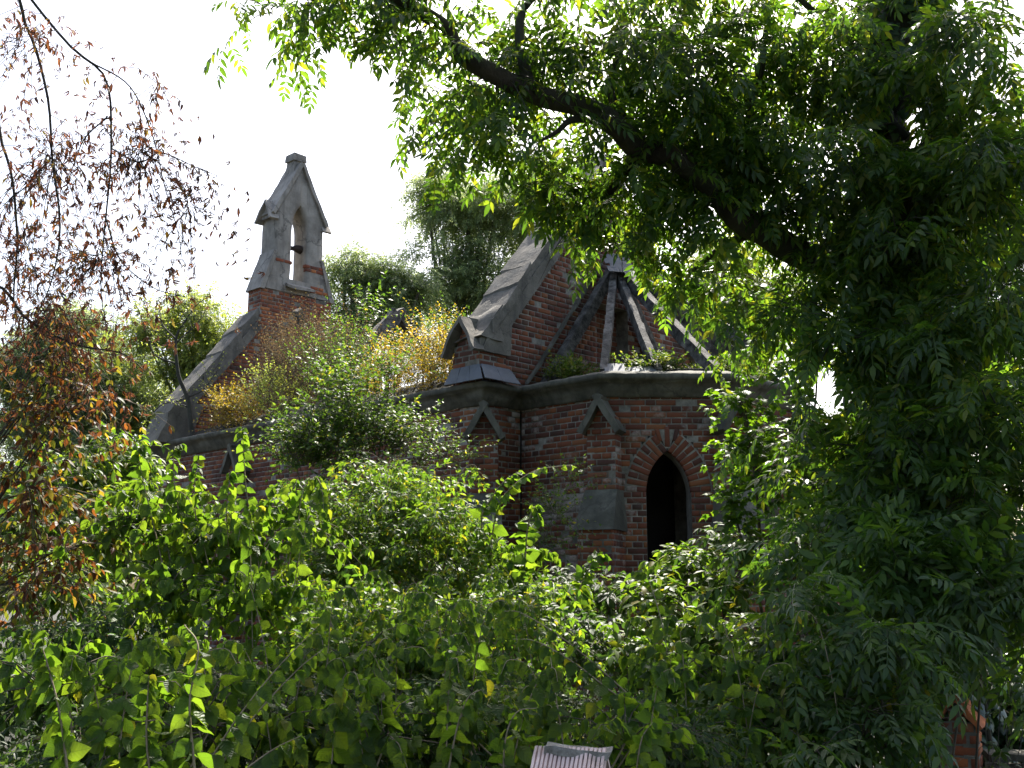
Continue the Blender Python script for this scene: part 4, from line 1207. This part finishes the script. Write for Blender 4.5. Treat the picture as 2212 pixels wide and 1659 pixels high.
# bare bramble stalks beside the pier
b = at(2170, 1600, 7.6)
p = Plant('dead_bramble', 'thin bare grey stalks beside the broken pier', 'bramble', (b[0], b[1], 0), 'dry', tiny, 0, None, 66)
p.stems([[at(2140 + i * 13, 1660, 7.5), at(2130 + i * 16 + (i % 3) * 14, 1560, 7.4), at(2150 + (i % 4) * 24, 1450 - 14 * i, 7.3), at(2190 + (i % 3) * 26 - i * 5, 1370, 7.2)] for i in range(7)], .0035, .0012, 'bark_grey', 'stem', 12, 5)
p.build()

# maple sapling in front of the apse's right side
p = shrub('maple_sapling', 'maple sapling with lobed bright leaves hanging before the apse corner', 'sapling', 1720, 9.6, 'maple', mapleaf,
    [(1600, 860, 9.6, 60, 70, .4, 8), (1640, 980, 9.6, 80, 80, .5, 16), (1740, 900, 9.6, 80, 60, .5, 12), (1700, 1040, 9.4, 90, 60, .5, 14), (1760, 780, 9.8, 90, 60, .5, 11), (1640, 760, 9.9, 70, 50, .5, 7), (1580, 1100, 9.4, 40, 50, .3, 6), (1820, 990, 9.2, 120, 100, .5, 20), (1860, 800, 9.4, 90, 80, .5, 10), (1790, 1100, 9.2, 110, 70, .5, 14), (1900, 900, 9.3, 90, 90, .5, 10), (1660, 640, 10, 70, 60, .5, 7)], 67, 300,
    K=3, leaf=.10, ntw=4, L=.34, droop=.3, ang=62, ld=.35, sr=.025, stems=9); p.build()

# ------------------------------------------------------------------ shrubs before the chapel
G1 = 'mock orange shrubs before the chapel'
KM = dict(K=5, leaf=.095, ntw=3, L=.5, droop=.6, ang=48, ld=1.25, jit=.3, nup=.3, nj=.7, r0=.004, up=.7, sr=.01, stemmat='cane', taper=.35)
p = shrub('mock_orange', 'mock orange with glowing round leaves and tall shoots at the left', 'shrub', 380, 6.2, 'philad', ovate,
    [(330, 1140, 6.4, 120, 110, .4, 13), (480, 1170, 6.3, 120, 100, .4, 11), (630, 1120, 6.6, 80, 80, .4, 7), (380, 1290, 6.0, 180, 100, .5, 14), (560, 1310, 6.0, 130, 90, .5, 9)], 71, 300, G1, **KM)
shoots(p, [[(360, 1250, 6.2), (320, 1090, 6.2), (300, 985, 6.2), (310, 960, 6.2)], [(430, 1250, 6.2), (385, 1100, 6.1), (375, 985, 6.1), (392, 960, 6.1)], [(500, 1260, 6.2), (490, 1130, 6.1), (495, 1040, 6.1), (500, 1020, 6.1)],
           [(560, 1230, 6.3), (535, 1080, 6.3), (525, 960, 6.3), (523, 925, 6.3)], [(430, 1200, 6.3), (420, 1060, 6.3), (430, 985, 6.3)], [(640, 1200, 6.5), (650, 1080, 6.5), (680, 1030, 6.5), (700, 1060, 6.4)]], .10)
rshoots(p, 9, 220, 680, 1400, 180, 360, 5.8, 6.8, .10, 5)
p.build()
p = shrub('mock_orange', 'shaded mock orange low in the left corner with the largest leaves', 'shrub', 200, 4.0, 'philad', ovate,
    [(120, 1480, 4.4, 130, 110, .4, 7), (300, 1500, 4.4, 140, 110, .4, 8), (430, 1580, 4.2, 130, 90, .4, 6)], 72, 300, G1, **KM)
shoots(p, [[(150, 1690, 3.2), (130, 1550, 3.2), (105, 1450, 3.2), (90, 1400, 3.2)], [(420, 1660, 3.4), (410, 1520, 3.4), (430, 1400, 3.4), (400, 1350, 3.5)], [(330, 1700, 3.6), (318, 1600, 3.6), (320, 1500, 3.6), (322, 1460, 3.6)]], .078, 15)
rshoots(p, 7, 20, 480, 1640, 150, 330, 3.8, 5.2, .09, 1)
p.build()
p = shrub('mock_orange', 'mock orange with two pale slanting canes at the bottom left', 'shrub', 560, 4.2, 'philad', ovate,
    [(560, 1580, 4.6, 130, 80, .4, 4), (820, 1600, 4.4, 130, 70, .4, 5)], 73, 300, G1, **KM)
shoots(p, [[(425, 1690, 3.6), (500, 1570, 3.6), (590, 1455, 3.6), (690, 1350, 3.6)], [(455, 1690, 3.8), (540, 1560, 3.8), (640, 1450, 3.8), (700, 1400, 3.8)], [(520, 1670, 3.5), (590, 1620, 3.5), (650, 1590, 3.5)]], .078, 13, r0=.0038)
rshoots(p, 10, 480, 900, 1650, 120, 300, 4.0, 5.4, .085, 2)
p.build()
p = shrub('elder_shrub', 'sunlit yellow-green shrub in front of the nave wall', 'shrub', 830, 8.8, 'elder', rosefoil,
    [(820, 1090, 8.8, 150, 90, .6, 28), (930, 1130, 8.6, 140, 90, .6, 28), (700, 1130, 8.8, 100, 80, .6, 16), (790, 1220, 8.4, 170, 70, .6, 24), (960, 1240, 8.2, 100, 60, .6, 12), (850, 1010, 9.0, 60, 50, .4, 7)], 74, 300,
    K=4, leaf=.15, ntw=3, L=.5, droop=.45, ang=58, ld=.35, sr=.014, nj=.55, cr=.6)
rshoots(p, 12, 620, 1000, 1270, 150, 290, 8.3, 9.0, .16, 7); p.build()
p = shrub('elder_shrub', 'tangle of shrub leaves in the middle foreground', 'shrub', 900, 6.2, 'elder', rosefoil,
    [(760, 1330, 6.4, 190, 80, .6, 28), (980, 1350, 6.4, 170, 80, .6, 26), (880, 1440, 5.8, 180, 80, .5, 26), (1120, 1330, 6.8, 110, 60, .5, 14), (700, 1430, 5.8, 140, 70, .5, 16), (1000, 1540, 5.2, 150, 70, .5, 16)], 75, 300,
    K=4, leaf=.14, ntw=3, L=.42, droop=.5, ang=58, ld=.45, sr=.012, nj=.6, cr=.55)
rshoots(p, 10, 620, 1180, 1480, 120, 260, 5.6, 6.6, .15, 8); p.build()
p = shrub('mock_orange', 'mock orange drooping over the middle of the thicket', 'shrub', 820, 5.4, 'philad', ovate,
    [(760, 1430, 5.4, 90, 70, .4, 4), (900, 1400, 5.6, 90, 70, .4, 4)], 88, 250, G1, **KM)
rshoots(p, 14, 560, 1080, 1560, 160, 330, 4.8, 6.2, .088, 9)
p.build()
p = shrub('mock_orange', 'mock orange sending arching shoots across the apse wall', 'shrub', 1110, 8.4, 'philad', ovate,
    [(1130, 1230, 8.4, 70, 50, .4, 8), (1040, 1210, 8.6, 70, 60, .4, 8)], 76, 200, G1, **KM)
shoots(p, [[(1060, 1280, 8.4), (1062, 1170, 8.4), (1080, 1090, 8.3), (1110, 1050, 8.2), (1160, 1015, 8.1), (1235, 1005, 8.1)], [(1065, 1220, 8.4), (1040, 1130, 8.3), (1060, 1080, 8.3), (1090, 1040, 8.3), (1120, 1020, 8.3)],
           [(1130, 1300, 8.2), (1135, 1210, 8.1), (1140, 1140, 8.1), (1155, 1095, 8.1), (1165, 1125, 8.0)], [(1240, 1310, 8.0), (1260, 1250, 8.0), (1285, 1205, 8.0), (1305, 1200, 8.0)]], .125, 20, r0=.008, ld=.6)
p.build()
p = shrub('mock_orange', 'mock orange shoots and a cane with yellowing leaves at the bottom centre', 'shrub', 1160, 4.8, 'philad', ovate,
    [(1010, 1590, 4.8, 90, 80, .4, 4), (1350, 1610, 4.8, 70, 80, .4, 4)], 77, 300, G1, **KM)
shoots(p, [[(1390, 1530, 5.2), (1310, 1455, 5.1), (1220, 1380, 5.0), (1130, 1325, 5.0), (1090, 1320, 5.0)], [(1330, 1500, 5.1), (1240, 1430, 5.0), (1160, 1385, 5.0), (1110, 1380, 5.0)], [(1225, 1700, 4.6), (1215, 1600, 4.6), (1200, 1500, 4.6), (1190, 1420, 4.7)],
           [(960, 1700, 4.2), (985, 1580, 4.2), (1010, 1510, 4.2), (1040, 1490, 4.2)], [(1085, 1700, 4.2), (1090, 1600, 4.2), (1115, 1540, 4.2), (1160, 1530, 4.2)], [(1370, 1700, 4.4), (1385, 1600, 4.4), (1410, 1560, 4.4)]], .085, 10, r0=.0045)
rshoots(p, 7, 920, 1420, 1650, 100, 260, 4.2, 5.4, .085, 3)
p.build()
p = shrub('elder_shrub', 'bright shrub crowding the sill of the lancet window', 'shrub', 1480, 8.8, 'elder', ellip,
    [(1480, 1240, 9.0, 90, 50, .5, 14), (1420, 1310, 8.6, 80, 60, .5, 14), (1560, 1280, 8.8, 90, 60, .5, 14), (1620, 1200, 9.2, 60, 60, .4, 9), (1350, 1400, 7.8, 90, 60, .5, 12), (1530, 1390, 7.8, 120, 70, .5, 20)], 78, 300,
    K=4, leaf=.115, ntw=5, L=.36, droop=.4, ang=55, ld=.4, sr=.014); p.build()
p = shrub('mock_orange', 'mock orange with a hanging chain of leaves below the lancet window', 'shrub', 1440, 6.2, 'philad', ovate,
    [(1450, 1500, 6.0, 90, 80, .4, 7), (1560, 1480, 6.0, 90, 70, .4, 6), (1470, 1600, 5.4, 110, 60, .4, 6)], 79, 300, G1, **KM)
shoots(p, [[(1450, 1520, 6.2), (1440, 1400, 6.2), (1420, 1310, 6.3), (1395, 1240, 6.4), (1370, 1235, 6.4)], [(1500, 1560, 5.8), (1490, 1470, 5.8), (1470, 1400, 5.8)]], .10, 13)
rshoots(p, 6, 1340, 1640, 1640, 120, 320, 5.0, 6.4, .09, 4)
p.build()
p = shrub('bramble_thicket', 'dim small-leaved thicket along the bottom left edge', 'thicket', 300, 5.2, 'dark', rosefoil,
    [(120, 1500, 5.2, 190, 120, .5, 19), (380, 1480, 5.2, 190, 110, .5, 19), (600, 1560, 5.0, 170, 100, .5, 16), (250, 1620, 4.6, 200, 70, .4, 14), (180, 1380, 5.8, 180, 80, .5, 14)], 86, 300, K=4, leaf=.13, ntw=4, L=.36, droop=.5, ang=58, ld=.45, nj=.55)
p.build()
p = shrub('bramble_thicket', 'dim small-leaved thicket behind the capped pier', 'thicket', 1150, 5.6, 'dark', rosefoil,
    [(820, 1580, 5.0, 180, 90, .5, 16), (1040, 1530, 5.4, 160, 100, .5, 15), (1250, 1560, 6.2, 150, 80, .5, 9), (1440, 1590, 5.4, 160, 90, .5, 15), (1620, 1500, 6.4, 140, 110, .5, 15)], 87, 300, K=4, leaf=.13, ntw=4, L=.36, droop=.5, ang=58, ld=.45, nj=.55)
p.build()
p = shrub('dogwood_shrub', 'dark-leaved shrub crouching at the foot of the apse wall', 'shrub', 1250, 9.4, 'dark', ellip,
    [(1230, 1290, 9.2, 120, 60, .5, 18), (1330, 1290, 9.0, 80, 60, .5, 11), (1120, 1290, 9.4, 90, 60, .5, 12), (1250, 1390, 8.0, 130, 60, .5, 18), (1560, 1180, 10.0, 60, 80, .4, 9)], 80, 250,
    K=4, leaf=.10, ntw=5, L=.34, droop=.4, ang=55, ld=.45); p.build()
p = shrub('birch_scrub', 'small-leaved bushy tree growing against the nave wall', 'tree', 750, 12.0, 'small', tiny,
    [(740, 850, 12.2, 70, 80, .4, 8), (760, 920, 12.0, 130, 90, .6, 15), (720, 980, 11.8, 150, 100, .6, 30), (830, 960, 11.8, 110, 100, .6, 18), (790, 700, 12.2, 40, 90, .2, 3), (850, 830, 12.2, 60, 60, .3, 4), (650, 1000, 11.6, 110, 80, .5, 14)], 81, 200,
    K=9, leaf=.07, ntw=6, L=.7, droop=.25, ang=50, ld=.3, up=1.0, cr=.6, sr=.02, stems=12); p.build()
p = shrub('sparse_seedling', 'sparse small-leaved seedling in front of the corner buttress', 'seedling', 970, 12.3, 'small', tiny,
    [(930, 960, 12.3, 50, 80, .3, 7), (990, 990, 12.3, 50, 60, .3, 7), (900, 1010, 12.1, 50, 50, .3, 6)], 82, 120, K=7, leaf=.05, ntw=5, L=.5, droop=.2, ang=50, ld=.2, up=.8, stems=6, sr=.009); p.build()
p = shrub('sparse_seedling', 'sparse small-leaved seedling before the blank apse wall', 'seedling', 1200, 12.2, 'small', tiny,
    [(1200, 1110, 12.3, 60, 50, .3, 8), (1170, 1180, 12.3, 60, 40, .3, 7), (1235, 1050, 12.4, 25, 40, .2, 3)], 83, 120, K=7, leaf=.055, ntw=5, L=.5, droop=.2, ang=50, ld=.2, up=.6, stems=6, sr=.009); p.build()
p = shrub('hazel_shrub', 'bright green shrub below the withered branches at the left', 'shrub', 200, 9.0, 'elder', ellip,
    [(250, 990, 9.4, 90, 60, .5, 16), (310, 1190, 9.2, 130, 110, .5, 18), (330, 1080, 9.6, 110, 90, .5, 12), (280, 1310, 8.4, 160, 90, .5, 20), (140, 1040, 9.0, 120, 80, .5, 20), (60, 1160, 8.4, 100, 90, .5, 18), (230, 1120, 8.6, 110, 80, .5, 18), (120, 1280, 7.6, 160, 80, .5, 22)], 84, 200, K=5, leaf=.10, ntw=5, L=.42, droop=.4, ang=55, ld=.4, sr=.014); p.build()

# low undergrowth nobody could count
b = (0.3, 7.0, 0)
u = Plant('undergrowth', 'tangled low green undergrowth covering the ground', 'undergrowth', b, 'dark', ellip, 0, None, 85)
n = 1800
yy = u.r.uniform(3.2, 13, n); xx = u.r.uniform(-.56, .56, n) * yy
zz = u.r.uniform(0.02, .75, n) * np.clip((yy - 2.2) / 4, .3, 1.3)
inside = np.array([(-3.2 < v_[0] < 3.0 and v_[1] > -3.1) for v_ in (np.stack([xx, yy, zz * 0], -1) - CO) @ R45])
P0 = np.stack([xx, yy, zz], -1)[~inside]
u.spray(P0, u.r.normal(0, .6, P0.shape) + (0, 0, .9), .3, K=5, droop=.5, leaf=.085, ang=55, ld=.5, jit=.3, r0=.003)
ur = u.build()

# ------------------------------------------------------------------ plants on the roof
RP = 'plants rooted on the chapel roof'
def roofplant(name, label, cat, pc, rad, mat, tmpl, seed, ncl, nobj=0, stems=5, sr=.008, minz=4.2, **k):
    """pc in the chapel frame"""
    c = cw(pc); base = (c[0], c[1], 4.35)
    p = Plant(name, label, cat, base, mat, tmpl, nobj, RP, seed, minz=minz)
    d = dict(K=6, leaf=.04, ntw=9, L=.35, droop=.2, ang=45, ld=.1, jit=.35, r0=.0025, cr=.4, up=1.0); d.update(k)
    cen = p.bush(c, rad, ncl=ncl, **d)
    for q in p.r.permutation(len(cen))[:stems]:
        e = cen[q]; s0 = p.base + p.r.normal(0, .2, 3) * (1, 1, 0)
        p.stems([[s0, (s0 + e) / 2 + (0, 0, .1), e]], sr, sr * .3, 'twig', 'stem', 8, 5)
    return p.build()
DK = dict(L=.75, leaf=.032, K=10, up=1.6, droop=.1, ntw=11, jit=.5)
roofplant('dry_herb', 'tall brown withered herbs in front of the bellcote', 'herb', (-1.3, 6.3, 5.25), (1.0, 1.1, 1.35), 'dry', tiny, 101, 70, **DK)
roofplant('dry_herb', 'rusty withered herbs just right of the bellcote', 'herb', (-1.7, 5.3, 5.1), (1.0, 1.1, 1.2), 'dry', tiny, 113, 60, **DK)
roofplant('dry_herb', 'brown withered herbs below the standing roof truss', 'herb', (-1.7, 4.2, 5.0), (1.1, 1.2, 1.05), 'dry', tiny, 102, 55, **DK)
roofplant('golden_bush', 'golden bush against the kneeler of the near gable', 'bush', (-2.25, 1.25, 4.75), (.75, 1.0, .75), 'gold', tiny, 103, 60, L=.34, leaf=.05, ntw=10)
roofplant('golden_bush', 'yellow-brown bush on the nave roof midway along', 'bush', (-2.2, 2.5, 4.75), (.75, 1.1, .75), 'gold', tiny, 104, 50, L=.34, leaf=.045)
roofplant('golden_bush', 'golden bush at the foot of the entrance gable', 'bush', (-2.35, 6.5, 4.5), (.6, 1.4, .6), 'gold', tiny, 105, 56, L=.34, leaf=.05, ntw=10)
roofplant('green_bush', 'upright green shoots growing on the nave roof', 'bush', (-2.2, 3.7, 4.85), (.9, 1.4, 1.0), 'small', tiny, 106, 54, L=.55, leaf=.05, up=1.6, droop=.12)
roofplant('green_bush', 'green and olive bush behind the golden bush on the nave', 'bush', (-1.5, 1.9, 4.95), (1.0, 1.3, .95), 'small', tiny, 107, 46, L=.45, leaf=.05, up=1.3)
roofplant('green_bush', 'olive bush on the nave roof below the entrance gable', 'bush', (-2.2, 5.6, 4.7), (.8, 1.2, .8), 'farw', tiny, 108, 40, L=.45, leaf=.045, up=1.3)
roofplant('roof_fern', 'leafy green tuft on the apse roof by the gable', 'fern', (-1.5, -.55, 4.40), (.45, .6, .25), 'grass', tiny, 109, 22, L=.2, leaf=.06, stems=2, sr=.004)
roofplant('roof_fern', 'leafy green tuft on the apse roof among the rafters', 'fern', (-1.0, -1.6, 4.42), (.6, .55, .25), 'grass', tiny, 110, 26, L=.2, leaf=.06, stems=2, sr=.004)
roofplant('roof_fern', 'leafy green tuft over the end wall of the apse', 'fern', (.1, -2.1, 4.44), (.9, .5, .28), 'grass', tiny, 111, 26, L=.22, leaf=.06, stems=2, sr=.004)
gr = MB()
rg = np.random.default_rng(9)
tv, tf = grassblade[0]
for i in range(900):
    if i < 450: t = rg.uniform(0, 1); e = [(A_, B_), (I_, A_), (B_, B2)][i % 3]; p2 = lerp(e[0], e[1], t) * rg.uniform(.78, .99)
    else: p2 = np.array([-HW + rg.uniform(-.02, .5), rg.uniform(.6, 8.2)])
    L = rg.uniform(.08, .26)
    gr.add(place(tv, (p2[0], p2[1], 4.27), (rg.normal(0, .5), rg.normal(0, .5), 1), (rg.normal(), rg.normal(), .2), L), tf)
go = gr.build('roof_grass', M['grass'], chapel, 'stuff')
# bare little tree standing on the wall head at the entrance gable
c0 = cw((-2.55, 7.6, 4.2))
p = Plant('bare_tree', 'crooked almost bare little tree on the wall by the entrance gable', 'tree', (c0[0], c0[1], 4.2), 'farw', tiny, 0, RP, 112, 'bark_grey')
Y0 = c0[1]
p.stems([[c0, at(400, 850, Y0), at(380, 790, Y0), at(382, 730, Y0), at(400, 690, Y0)]], .05, .015, 'bark', 'trunk', 18, 8)
br = [[at(380, 785, Y0), at(340, 770, Y0), at(325, 745, Y0), at(330, 715, Y0)], [at(382, 740, Y0), at(420, 705, Y0), at(440, 680, Y0)], [at(382, 735, Y0), at(350, 700, Y0), at(345, 660, Y0)], [at(400, 860, Y0), at(440, 840, Y0), at(470, 800, Y0)], [at(408, 880, Y0), at(360, 870, Y0), at(315, 905, Y0)], [at(395, 700, Y0), at(420, 660, Y0), at(450, 640, Y0)]]
p.stems(br, .018, .005, 'bark', 'limb', 10, 5)
for b_ in br:
    L_ = smooth_line(b_, 8)[2:]
    p.spray(np.repeat(L_, 3, 0), p.r.normal(0, 1, (18, 3)) + (0, 0, .6), .4, K=5, droop=.1, leaf=.05, r0=.004)
p.build()

# ------------------------------------------------------------------ chestnut with withered leaves reaching in from the left
hb = np.array([-4.6, 5.6, 0])
ch = Plant('chestnut_tree', 'chestnut with drooping branches of curled brown leaves at the left edge', 'tree', hb, 'brown', chestnut, 300, None, 121, 'bark')
ch.stems([[hb, hb + (.1, 0, 1.5), hb + (.2, .1, 3), hb + (.3, .1, 5.2)]], .22, .12, 'bark', 'trunk', 14, 10)
YC = 5.6
bl = [[hb + (.3, .1, 5.0), at(-60, -200, YC), at(40, -40, YC), at(150, 95, YC), at(228, 168, YC), at(238, 300, YC), at(228, 470, YC), at(215, 620, YC), at(225, 700, YC)],
      [at(190, 130, YC), at(280, 185, YC), at(330, 290, YC), at(355, 400, YC), at(385, 500, YC), at(395, 560, YC)],
      [hb + (.3, .1, 4.6), at(-40, -60, YC), at(60, 60, YC), at(100, 190, YC), at(110, 340, YC), at(130, 480, YC), at(110, 600, YC), at(70, 700, YC)],
      [hb + (.25, .1, 3.9), at(-80, 200, YC), at(10, 330, YC), at(40, 500, YC), at(30, 650, YC), at(60, 760, YC)],
      [at(228, 470, YC), at(260, 560, YC), at(330, 620, YC), at(400, 640, YC)], [at(110, 340, YC), at(60, 400, YC), at(20, 430, YC)], [at(232, 250, YC), at(180, 300, YC), at(150, 380, YC)], [at(240, 320, YC), at(300, 350, YC), at(350, 330, YC), at(420, 360, YC), at(470, 380, YC)],
      [hb + (.2, .1, 3.0), at(-80, 600, YC), at(60, 690, YC), at(160, 740, YC), at(260, 760, YC), at(310, 800, YC)]]
for i, b_ in enumerate(bl): ch.stems([b_], .012 if i in (0, 2, 3, 8) else .005, .002, 'bark', 'limb', 30, 6)
for i, b_ in enumerate(bl):
    L_ = smooth_line(b_, 30 if i in (0, 2, 3) else 16)
    L_ = L_[5:] if i in (0, 2, 3, 8) else L_[2:]
    ch.spray(L_, ch.r.normal(0, 1, L_.shape) * (1, .8, .6) + (0, 0, -.2), ch.r.uniform(.12, .42, len(L_)), K=5, droop=.7, leaf=.065, ang=60, ld=.8, jit=.5, r0=.0025, opp=False)
for (x, y, rx, ry, k) in [(60, 100, 90, 120, 7), (110, 330, 120, 140, 12), (300, 330, 110, 130, 10), (60, 560, 100, 110, 10), (230, 560, 150, 100, 11), (400, 440, 80, 90, 6), (340, 180, 60, 60, 3), (130, 680, 140, 60, 12)]:
    c, rad = env(x, y, YC, rx, ry, .35)
    ch.bush(c, rad, ncl=int(k * 1.4), cr=.6, ntw=4, L=.45, up=-.2, K=5, droop=.7, leaf=.062, ang=60, ld=.8, jit=.5, r0=.0025, opp=False)
for (x, y, z, r_) in [(-3.6, 3.0, 6.6, 1.5), (-2.2, .2, 7.2, 1.6), (-4.8, .4, 5.4, 1.6), (-.8, -2.4, 7.0, 1.6), (-5.4, 4.2, 7.6, 1.5), (-3.2, -2.8, 5.6, 1.6), (1.2, -1.6, 7.6, 1.5), (-1.2, 2.6, 7.6, 1.2)]:  # unseen clumps over and behind the camera, added to dim the sky light
    ch.bush((x, y, z), (r_, r_, r_ * .7), ncl=16, cr=.4, ntw=4, L=.5, up=.1, K=4, droop=.5, leaf=.24, ang=60, ld=.5, jit=.4, r0=.004)
ch.build()
h2 = np.array([-3.9, 6.3, 0])
c2 = Plant('beech_bush', 'rust-brown and yellow withered bush low at the left edge', 'bush', h2, 'rust', ellip, 260, None, 122)
for (x, y, rx, ry, k) in [(120, 770, 160, 80, 9), (50, 900, 110, 100, 9), (180, 860, 110, 70, 5), (60, 1060, 120, 110, 12), (130, 1190, 100, 80, 7), (40, 1250, 90, 90, 8)]:
    c, rad = env(x, y, 6.2, rx, ry, .4)
    cen = c2.bush(c, rad, ncl=k, cr=.5, ntw=4, L=.45, up=.0, K=5, droop=.5, leaf=.075, ang=55, ld=.5, jit=.45, r0=.004)
    c2.stems([[h2, h2 * .4 + c * .6 + (0, 0, .3), q] for q in cen[:2]], .009, .003, 'bark', 'stem', 10, 6)
c2.build()
